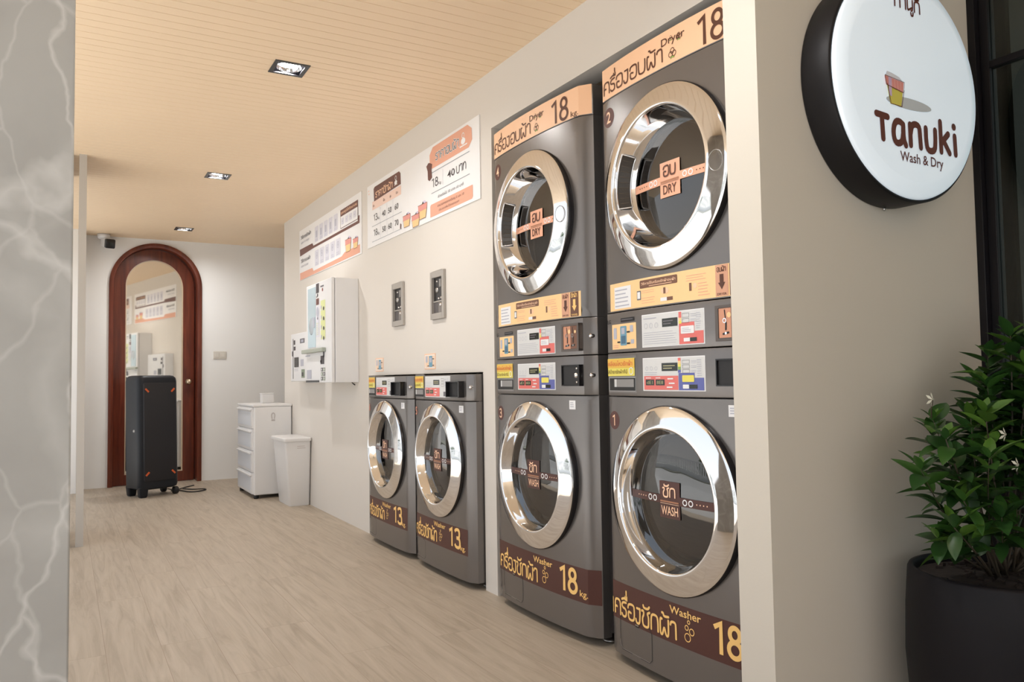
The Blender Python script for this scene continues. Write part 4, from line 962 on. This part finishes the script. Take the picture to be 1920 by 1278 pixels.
# ------------------------------------------------------------------ loudspeaker
th = R(22)
t = thing('party_speaker', 'tall black floor loudspeaker with orange corner marks before the arched mirror door', 'speaker', (.665, 7.50, 0), th)
M_SPK = mat('charcoal plastic', (.013, .015, .020), .42, spec=.3); M_GRL = noisy(mat('black speaker grille', (.012, .011, .014), .6), 400, .5, .4, 900)
hw_, dp = .176, .138
lean = lambda p: (p.x, p.y+(p.z-.06)*.03, p.z)
def rr_prof(a, c, r, n=5):
    o = []
    for cx, cy, a0 in ((a-r, c-r, 0), (-a+r, c-r, 90), (-a+r, -c+r, 180), (a-r, -c+r, 270)):
        o += [(cx+r*math.cos(R(a0+90*k/n)), cy+r*math.sin(R(a0+90*k/n))) for k in range(n+1)]
    return o
def loft(b, secs, mt, xf=None):
    n = len(secs[0][0]); vs = []
    for pr, z in secs: vs += [xf(Vector((x, y, z))) if xf else (x, y, z) for x, y in pr]
    fs = [tuple(range(n))[::-1], tuple(range((len(secs)-1)*n, len(secs)*n))]
    for k in range(len(secs)-1):
        for i in range(n): j = (i+1) % n; fs.append((k*n+i, k*n+j, (k+1)*n+j, (k+1)*n+i))
    b.raw(vs, fs, mt, True)
b = MB(); loft(b, [(rr_prof(hw_-.03, dp-.03, .04), .062), (rr_prof(hw_-.004, dp-.004, .05), .075), (rr_prof(hw_, dp, .05), .10), (rr_prof(hw_, dp, .05), .98), (rr_prof(hw_-.004, dp-.004, .05), 1.01), (rr_prof(hw_-.02, dp-.02, .045), 1.028), (rr_prof(hw_-.04, dp-.04, .04), 1.033)], M_SPK, lean)
b.build('cabinet', t, angle=40)
b = MB(); loft(b, [(rr_prof(hw_-.042, .012, .006), .135), (rr_prof(hw_-.035, .016, .008), .15), (rr_prof(hw_-.035, .016, .008), .955), (rr_prof(hw_-.042, .012, .006), .97)], M_GRL, lambda p: lean(Vector((p.x, p.y-dp+.002, p.z))))
b.build('grille', t, angle=40)
om = mat('orange mark', '#d9622c', .4)
for sx_, sz, r_ in ((-1, .905, -1), (1, .905, 1), (-1, .20, 1), (1, .20, -1)):
    b = MB(); c, s = math.cos(R(45)), math.sin(R(45))*r_
    b.prism([(.02*c+.006*s*r_*0-.007*s, .02*s+.007*c), (-.02*c-.007*s, -.02*s+.007*c), (-.02*c+.007*s, -.02*s-.007*c), (.02*c+.007*s, .02*s-.007*c)], 0, .004, om, xf=lambda p: lean(Vector((sx_*(hw_-.062)+p.x, -dp-.014-p.z, sz+p.y))))
    b.build('corner_mark', t)
for sx_ in (-1, 1):
    for sy in (-1, 1):
        b = MB()
        if sx_ > 0: b.lathe([(.0005, -.02), (.03, -.018), (.032, -.01), (.032, .01), (.03, .018), (.0005, .02)], M_DARK, sy*(dp-.035), .033, 24, xf=lambda p: (p.x+hw_-.02, p.y, p.z)); b.build('wheel', t, solid=False)
        else:
            q = rr_prof(.032, .028, .012); loft(b, [([(x*.8, y*.8) for x, y in q], 0), (q, .012), ([(x*1.25, y*1.2) for x, y in q], .085)], M_SPK, lambda p: (p.x-hw_+.045, p.y+sy*(dp-.04), p.z)); b.build('foot', t, angle=40)
b = MB(); b.lathe([(.0005, -.008), (.011, -.006), (.014, 0), (.014, .002)], M_STEEL, .0, 0, 20, xf=lambda p: (p.x-hw_+.001, p.y-.03, p.z+.56)); b.build('side_button', t, solid=False)
b = MB(); b.tube([(.82, 7.52, .02), (.88, 7.62, .012), (.93, 7.74, .008), (.99, 7.84, .006), (1.06, 7.92, .006)], .005, M_DARK, 8)
pts = [(.80, 7.60, .03), (.86, 7.62, .012), (.92, 7.58, .006), (.94, 7.50, .006), (.98, 7.44, .006), (1.06, 7.46, .006), (1.12, 7.54, .006), (1.10, 7.60, .006), (1.0, 7.62, .006), (.94, 7.72, .007)]
def smooth3(p, it=3):
    for _ in range(it):
        q = [p[0]]
        for a, c in zip(p, p[1:]): q += [tuple(a[i]*.75+c[i]*.25 for i in range(3)), tuple(a[i]*.25+c[i]*.75 for i in range(3))]
        p = q+[p[-1]]
    return p
b.tube(smooth3(pts), .005, M_DARK, 8)
tag(b.build('power_cord', solid=False), 'thin dark power cord curling on the floor right of the loudspeaker', 'cord')

# ------------------------------------------------------------------ drawer tower, bin, carton
t = thing('drawer_cabinet', 'white plastic four-drawer tower standing by the wall end', 'cabinet', (1.349, 6.70, 0))
W_, D_, H_ = .318, .66, .775
b = MB(); b.box(.012, W_, 0, D_, .03, H_-.02, M_WPL); b.build('body', t, bevel=.008)
b = MB(); b.box(.0, W_+.004, -.004, D_+.004, H_-.02, H_, M_WPL); b.build('top_panel', t, bevel=.006)
M_DRW = mat('frosted drawer', (.70, .73, .78), .3)
for k in range(4):
    z = .038+k*.18
    b = MB(); b.box(-.002, .02, .03, D_-.03, z, z+.172, M_WPL); b.box(-.006, -.002, .05, D_-.05, z+.02, z+.14, M_DRW); dwr = b.build('drawer', t, bevel=.003)
    b = MB(); b.box(-.018, -.002, .05, D_-.05, z+.146, z+.160, M_WPL); b.build('drawer_handle', dwr, bevel=.004)
for sx_ in (.035, W_-.035):
    for sy in (.035, D_-.035):
        b = MB(); b.lathe([(.02, 0), (.022, .012), (.018, .032)], M_DARK, sx_, sy, 18, axis='z', caps=True); b.build('caster', t, solid=False)
b = MB(); D = Dec(b, lambda u, v, o: (u, -.0008-o, v)); gp = mat('faint grey print', '#bdb6b4', .5)
D.stroke([(.155, .655), (.15, .69), (.165, .705), (.18, .69), (.175, .655)], .008, gp, 1); D.rect(.15, .635, .18, .648, gp, 1); b.build('printed_mark', t, solid=False)
b = MB(); b.box(1.51, 1.61, 7.10, 7.19, .7752, .855, M_WPL); b.box(1.505, 1.615, 7.095, 7.195, .855, .862, M_WPL)
tag(b.build('small_carton', bevel=.003), 'small white carton on top of the white drawer tower', 'box')
t = thing('waste_bin', 'white tapered waste bin in front of the drawer tower', 'bin', (1.50, 6.13, 0))
def ring4(x0, x1, y0, y1, r=.02): return [(x+(x0+x1)/2, y+(y0+y1)/2) for x, y in rr_prof((x1-x0)/2, (y1-y0)/2, r)]
b = MB(); loft(b, [(ring4(.012, .166, .012, .35), .0), (ring4(.008, .167, .008, .355), .008), (ring4(-.032, .168, -.030, .385), .5)], M_WPL); b.build('body', t, angle=40)
b = MB(); loft(b, [(ring4(-.044, .169, -.042, .395), .5), (ring4(-.046, .170, -.044, .397), .505), (ring4(-.046, .170, -.044, .397), .522), (ring4(-.038, .164, -.036, .389), .528)], M_WPL); b.build('rim', t, angle=40)
b = MB(); D = Dec(b, lambda u, v, o: (u, -.0260-o-(v-.44)*.08, v)); gp2 = mat('fainter print', '#cbc3c1', .5)
D.lines(.06, .44, .13, .47, 2, gp2, 1, .3); b.build('embossed_mark', t, solid=False)

# ------------------------------------------------------------------ small things on the back wall
t = thing('security_camera', 'white security camera with black face at the ceiling above the arched door', 'camera', (.30, YB, ZC))
b = MB(); b.lathe([(.055, -.002), (.055, -.03), (.045, -.042)], M_WENAM, 0, -.10, 28, axis='z', caps=True); b.build('ceiling_mount', t, solid=False)
b = MB(); b.tube([(.0, -.10, -.03), (.02, -.11, -.06), (.04, -.13, -.075)], .014, M_WENAM, 10); b.build('arm', t, solid=False)
ax = Matrix.Rotation(R(12), 4, 'Z') @ Matrix.Rotation(R(14), 4, 'X')
b = MB(); loft(b, [(rr_prof(.040, .040, .012), 0), (rr_prof(.040, .040, .012), .15)], M_WENAM, lambda p: (ax @ Vector((p.x, p.z, p.y)))+Vector((.045, -.20, -.10))); b.build('body', t, angle=40)
b = MB(); loft(b, [(rr_prof(.042, .042, .012), 0), (rr_prof(.042, .042, .012), .03), (rr_prof(.036, .036, .010), .036)], M_BLACK, lambda p: (ax @ Vector((p.x, -p.z+.004, p.y)))+Vector((.045, -.20, -.10)))
b.lathe([(.0005, 0), (.014, .002), (.016, .004)], M_LCD, 0, 0, 20, axis='z', xf=lambda p: (ax @ Vector((p.x, -.034-p.z, p.y)))+Vector((.045, -.20, -.10))); b.build('lens_face', t, angle=40)
t = thing('light_switch', 'pale double light switch plate on the back wall right of the door', 'switch', (1.346, YB, 1.237))
b = MB(); b.box(-.062, .062, -.009, -.0005, -.038, .038, mat('ivory plastic', (.68, .64, .58), .4)); b.build('plate', t, bevel=.003)
for s in (-.028, .028):
    b = MB(); b.box(s-.02, s+.02, -.013, -.009, -.022, .022, mat('ivory rocker', (.70, .66, .6), .35)); b.build('rocker', t, bevel=.002)

# ------------------------------------------------------------------ round lit sign
SX, SZ, SR, SY = 2.004, 1.745, .319, 1.289
t = thing('round_sign', 'round white lit shop sign with black rim on the beige end wall', 'sign', (SX, 1.388, SZ))
yl = SY-1.388
cyl = lambda p: (p.x, p.z, p.y)
b = MB(); b.lathe([(.30, -.001), (SR+.002, -.001), (SR+.004, -.006), (SR+.004, yl+.012), (SR+.001, yl+.008), (SR-.004, yl+.008), (SR-.004, yl+.02)], mat('black sign rim', (.010, .009, .010), .5, spec=.25), n=120, axis='z', xf=cyl); b.build('rim', t, solid=False)
M_SIGN = mat('lit acrylic', (.80, .87, .93), .25, emit=.0)
bs = M_SIGN.node_tree.nodes['Principled BSDF']; bs.inputs['Emission Color'].default_value = (.74, .88, 1, 1); bs.inputs['Emission Strength'].default_value = .43
b = MB(); b.lathe([(SR-.004, yl+.012), (SR-.006, yl+.004), (SR-.012, yl-.001), (SR-.046, yl-.0095), (SR-.050, yl-.010), (.0005, yl-.010)], M_SIGN, n=120, axis='z', xf=cyl); b.build('lit_face', t, solid=False)
b = MB(); D = Dec(b, lambda u, v, o: (u*.9915-SX, yl-.0106-o, .96+(v-.96)*.9915-SZ), None, .0006)
M_SB = mat('sign brown', '#6b3a2e', .45); w = .0185
def st(*p, it=2): D.stroke(list(p), w, M_SB, 2, it)
v0 = 1.577; u = 1.851
st((u, v0+.066), (u+.046, v0+.063), it=0); st((u+.022, v0+.064), (u+.025, v0+.002), it=0)
u = 1.922; st((u+.04, v0+.03), (u+.042, v0+.055), (u+.01, v0+.06), (u-.004, v0+.03), (u+.004, v0-.004), (u+.034, v0+.0), (u+.041, v0+.03)); st((u+.041, v0+.052), (u+.041, v0+.012), (u+.05, v0-.004))
u = 1.993; st((u, v0+.056), (u+.001, v0), it=0); st((u+.001, v0+.03), (u+.01, v0+.06), (u+.042, v0+.06), (u+.044, v0+.03), (u+.046, v0-.001))
u = 2.064; st((u, v0+.056), (u, v0+.02), (u+.006, v0-.006), (u+.038, v0-.004), (u+.043, v0+.025), (u+.043, v0+.056))
u = 2.132; st((u, v0+.084), (u+.001, v0), it=0); st((u+.036, v0+.054), (u+.004, v0+.026), it=0); st((u+.012, v0+.034), (u+.04, v0), it=0)
u = 2.199; st((u, v0+.052), (u+.002, v0), it=0); D.disc(u-.002, v0+.079, .0105, M_SB, 2, 16)
D.text('Wash & Dry', 1.946, 1.529, .026, M_SB, 2, .194, .012)
D.disc(1.995, 1.690, .10, mat('pale blue grey print', '#cfd6dc', .45), 1, 40, .016)
b.build('printed_lettering', t, solid=False)
b = MB(); D = Dec(b, lambda u, v, o: (u*.9915-SX, yl-.0106-o, .96+(v-.96)*.9915-SZ), None, .0006); D.thai('ทานูกิ', 1.945, 1.955, .118, .030, M_SB, 2, .2); b.build('printed_tagline', t, solid=False)
# laundry basket
b = MB(); D = Dec(b, lambda u, v, o: (u*.9915-SX, yl-.0106-o, .96+(v-.96)*.9915-SZ), None, .0006)
bo = mat('basket outline', '#7a4a34', .45)
D.poly([(1.899, 1.735), (1.912, 1.678), (1.958, 1.676), (1.970, 1.728)], mat('basket yellow', '#e2d863', .45), 2)
D.poly([(1.890, 1.752), (1.896, 1.727), (1.968, 1.716), (1.972, 1.745)], mat('gingham pink', '#ee9f97', .45), 3)
for k in range(5): D.stroke([(1.905+.013*k, 1.748-.0015*k), (1.908+.0125*k, 1.726-.002*k)], .002, mat('gingham light', '#f7c8c0', .45), 4, 0)
D.poly([(1.893, 1.752), (1.902, 1.766), (1.928, 1.763), (1.955, 1.757), (1.968, 1.747)], mat('laundry white', '#e9ecf6', .45), 2)
D.poly([(1.905, 1.752), (1.918, 1.751), (1.917, 1.698), (1.905, 1.701)], mat('lilac towel', '#d9bfe0', .45), 5)
D.stroke([(1.899, 1.730), (1.912, 1.678), (1.958, 1.676), (1.970, 1.722)], .0022, bo, 6, 0); D.stroke([(1.890, 1.752), (1.972, 1.745), (1.968, 1.716), (1.896, 1.727), (1.890, 1.752)], .0018, bo, 6, 0)
b.build('basket_picture', t, solid=False)
b = MB(); b.lathe([(.0005, -.006), (.004, -.004), (.004, .004), (.0005, .006)], M_STEEL, 0, 0, 10, xf=lambda p: (p.y-.02, -.02+p.z, -SR-.010+p.x)); b.build('drain_screw', t, solid=False)

# ------------------------------------------------------------------ potted bush
PX, PY = 2.05, 1.135
t = thing('potted_plant', 'dark pot with a glossy-leaved white-flowering bush under the round sign', 'plant', (PX, PY, 0))
M_POT = mat('black pot', (.009, .008, .010), .5, spec=.2)
b = MB(); b.lathe([(.0005, 0), (.16, 0), (.17, .008), (.212, .12), (.219, .24), (.215, .36), (.208, .452), (.204, .460), (.195, .460), (.192, .452), (.190, .42)], M_POT, n=72, axis='z'); b.build('pot', t, solid=False)
M_SOIL = noisy(mat('dark soil', (.025, .016, .012), .9), 40, .5, .8, 60)
b = MB(); b.lathe([(.192, .436), (.12, .442), (.05, .446), (.0005, .445)], M_SOIL, n=48, axis='z')
rnd = random.Random(3)
for k in range(60):
    a, r_ = rnd.uniform(0, 6.28), rnd.uniform(0, .175); s = rnd.uniform(.006, .014)
    c = Vector((r_*math.cos(a), r_*math.sin(a), .444)); b.box(-s, s, -s*.6, s*.6, -s*.4, s*.5, M_SOIL, xf=lambda p, q=Matrix.Rotation(rnd.uniform(0, 6), 3, 'Z') @ Matrix.Rotation(rnd.uniform(-.6, .6), 3, 'X'): (q @ p)+c)
b.build('soil', t, solid=False)['kind'] = 'stuff'
def leaf_mat(name, c):
    m = mat(name, c, .32); N, L, bb = nodes(m); return m
LM = [leaf_mat('leaf green', (.030, .085, .014)), leaf_mat('deep leaf green', (.020, .062, .013)), leaf_mat('young leaf green', (.065, .145, .020))]
leaves, stems, flowers = MB(), MB(), MB()
M_STEM = mat('bush stem', (.055, .042, .026), .6); M_FLW = mat('white petals', (.75, .74, .62), .5)
def leaf(p, dirv, up, L, w, mt):
    d = dirv.normalized(); sd = d.cross(up).normalized(); nn = sd.cross(d); n = 7; vs = []; fs = []
    droop = rnd.uniform(.05, .3)
    for i in range(n+1):
        f = i/n; ww = w*math.sin(math.pi*min(1, f**.82))**.8*.5 if 0 < i < n else .0006
        c = p+d*(L*f)-nn*(droop*L*f*f)
        vs += [c-sd*ww+nn*ww*.35, c, c+sd*ww+nn*ww*.35]
    for i in range(n): fs += [(3*i, 3*i+1, 3*i+4, 3*i+3), (3*i+1, 3*i+2, 3*i+5, 3*i+4)]
    leaves.raw(vs, fs, mt, True)
def branch(p0, p1, bend, r0, nleaf, lsz, start=.35):
    p0, p1 = Vector(p0), Vector(p1); mid = (p0+p1)/2+Vector(bend); n = 9; path = []
    for i in range(n+1):
        f = i/n; path.append(p0*(1-f)**2+mid*2*f*(1-f)+p1*f*f)
    stems.tube(path, [r0*(1-.75*i/n) for i in range(n+1)], M_STEM, 6)
    for k in range(nleaf):
        f = start+(1-start)*(k+.5)/nleaf; i = min(n-1, int(f*n)); p = path[i].lerp(path[i+1], f*n-i); tan = (path[i+1]-path[i]).normalized()
        a = k*2.4+rnd.uniform(-.4, .4); side = Vector((math.cos(a), math.sin(a), 0)); side = (side-tan*side.dot(tan)).normalized()
        dv = side*rnd.uniform(.8, 1.1)+tan*rnd.uniform(.1, .7)+Vector((0, 0, rnd.uniform(-.15, .3)))
        L = lsz*rnd.uniform(.75, 1.25); leaf(p, dv, Vector((rnd.uniform(-.3, .3), rnd.uniform(-.3, .3), 1)), L, L*rnd.uniform(.40, .52), rnd.choice(LM if f > .8 else LM[:2]))
    for k in range(4):
        a = k*1.57+rnd.random(); dv = Vector((math.cos(a)*.6, math.sin(a)*.6, .8)); L = lsz*rnd.uniform(.5, .9); leaf(p1, dv, Vector((.2, .1, 1)), L, L*.4, rnd.choice(LM))
    return p1
# (tip x, tip y, tip z) relative to the pot, stems fan out from the soil
tips = [(-.235, -.02, .80), (-.17, .05, .84), (-.29, .01, .73), (-.12, -.05, .86), (-.20, -.10, .76), (-.06, .02, .84), (-.24, -.06, .66), (-.10, .10, .80),
        (.02, .02, .92), (.06, -.06, .97), (.10, .06, 1.0), (.15, -.02, 1.03), (.20, .05, 1.02), (.24, -.05, .98), (.12, .10, .93), (.18, -.10, .92), (.28, .02, .94), (.08, -.12, .86),
        (.24, -.10, .80), (.30, -.04, .84), (.0, -.10, .79), (.14, -.14, .76), (.22, .08, .88), (.05, .08, .84), (-.265, -.05, .60), (-.22, .02, .56), (-.16, -.10, .62), (.10, 0, 1.05), (.22, 0, 1.05)]
for i, tp in enumerate(tips):
    base = rnd.choice([(-.03, -.02, .44), (-.015, .01, .44), (.015, -.01, .44)]) if tp[0] < 0 else rnd.choice([(.025, 0, .44), (.03, .01, .44), (.11, .01, .44), (.115, -.01, .44)])
    branch(base, tp, (rnd.uniform(-.03, .03), rnd.uniform(-.03, .03), -.02), .0055 if i % 3 == 0 else .0032, 24 if tp[0] > 0 else 14, .084 if tp[0] > 0 else .078, .46 if tp[0] > 0 else .52)
for lo in [(.16, -.16, .56), (.22, -.12, .60), (.10, -.12, .62), (-.02, -.06, .62)]:
    branch((.06, 0, .44), lo, (.02, 0, .02), .004, 6, .07, .4)
for k, (x, y, z) in enumerate([(-.30+.02, -.02, .895), (.12, -.10, .985), (-.02, -.13, .80), (-.13, -.10, .81), (.17, -.12, 1.0), (.0, -.12, .74), (-.12, -.12, .74)]):
    c = Vector((x, y, z))
    for q in range(5):
        a = q*1.257; d_ = Vector((math.cos(a), .4, math.sin(a))); s = Vector((-math.sin(a), 0, math.cos(a)))*.004
        flowers.face([c, c+d_*.010+s, c+d_*.018, c+d_*.010-s], M_FLW)
    if k == 0: stems.tube([(-.255, 0, .85), (-.27, -.01, .875), (-.28, -.02, .893)], .0018, M_STEM, 5)
stems.build('stems', t, solid=False); leaves.build('foliage', t, solid=False); flowers.build('blossoms', t, solid=False)

# ------------------------------------------------------------------ street outside the open front, seen in the glass and chrome
M_PAVE = noisy(mat('pale pavement', (.50, .49, .47), .8), 2, .08)
M_ROAD = noisy(mat('pale concrete', (.42, .41, .39), .85), 3, .15)
b = MB(); b.box(-4.2, -1.6, -14, 22, -.2, -.08, M_PAVE); struct(b.build('pavement'), 'pale pavement outside the shop front', 'pavement')
b = MB(); b.box(-9.5, -4.2, -14, 22, -.3, -.16, M_ROAD); struct(b.build('road'), 'pale concrete road outside', 'road')
b = MB(); b.box(-40, -9.5, -30, 40, -.3, -.1, mat('far ground', (.32, .32, .26), .9)); struct(b.build('ground'), 'ground beyond the road', 'ground')
M_FEN = mat('white fence paint', (.78, .78, .77), .5)
t = thing('picket_fence', 'white slatted fence across the road', 'fence', (-10, 0, 0))
b = MB(); b.box(-.06, .06, -12, 20, -.1, .25, M_FEN); b.box(-.05, .05, -12, 20, 1.05, 1.15, M_FEN); b.build('rails', t)
b = MB()
for k in range(110): b.box(-.03, .03, -12+k*.29, -12+k*.29+.16, .25, 1.05, M_FEN)
b.build('slats', t)
M_HEDGE = [mat('hedge green', (.05, .11, .03), .6), mat('hedge dark green', (.03, .07, .025), .6)]
for k, y in enumerate((-4.0, -.6, 2.2, 6.0, 10.5)):
    b = MB(); rnd = random.Random(k); H = rnd.uniform(1.4, 2.6)
    for q in range(420):
        a, e, r_ = rnd.uniform(0, 6.28), rnd.uniform(-1, 1), rnd.uniform(.6, 1)
        c = Vector((math.cos(a)*math.sqrt(1-e*e)*.8*r_, math.sin(a)*math.sqrt(1-e*e)*.9*r_, H*.55+e*H*.5*r_)); n_ = Vector((rnd.uniform(-1, 1), rnd.uniform(-1, 1), rnd.uniform(-.2, 1))).normalized()
        s1 = n_.orthogonal().normalized()*.12; s2 = n_.cross(s1).normalized()*.07
        b.face([c-s1, c-s2, c+s1, c+s2], M_HEDGE[q % 2])
    t = thing('street_bush', 'green bush behind the white fence across the road', 'bush', (-11.3, y, -.1), 0, 'bushes across the road')
    b.build('foliage', t, solid=False)
    b = MB(); b.tube([(0, 0, 0), (.03, 0, H*.4), (0, .02, H*.8)], [.05, .04, .02], M_STEM, 8); b.build('trunk', t, solid=False)
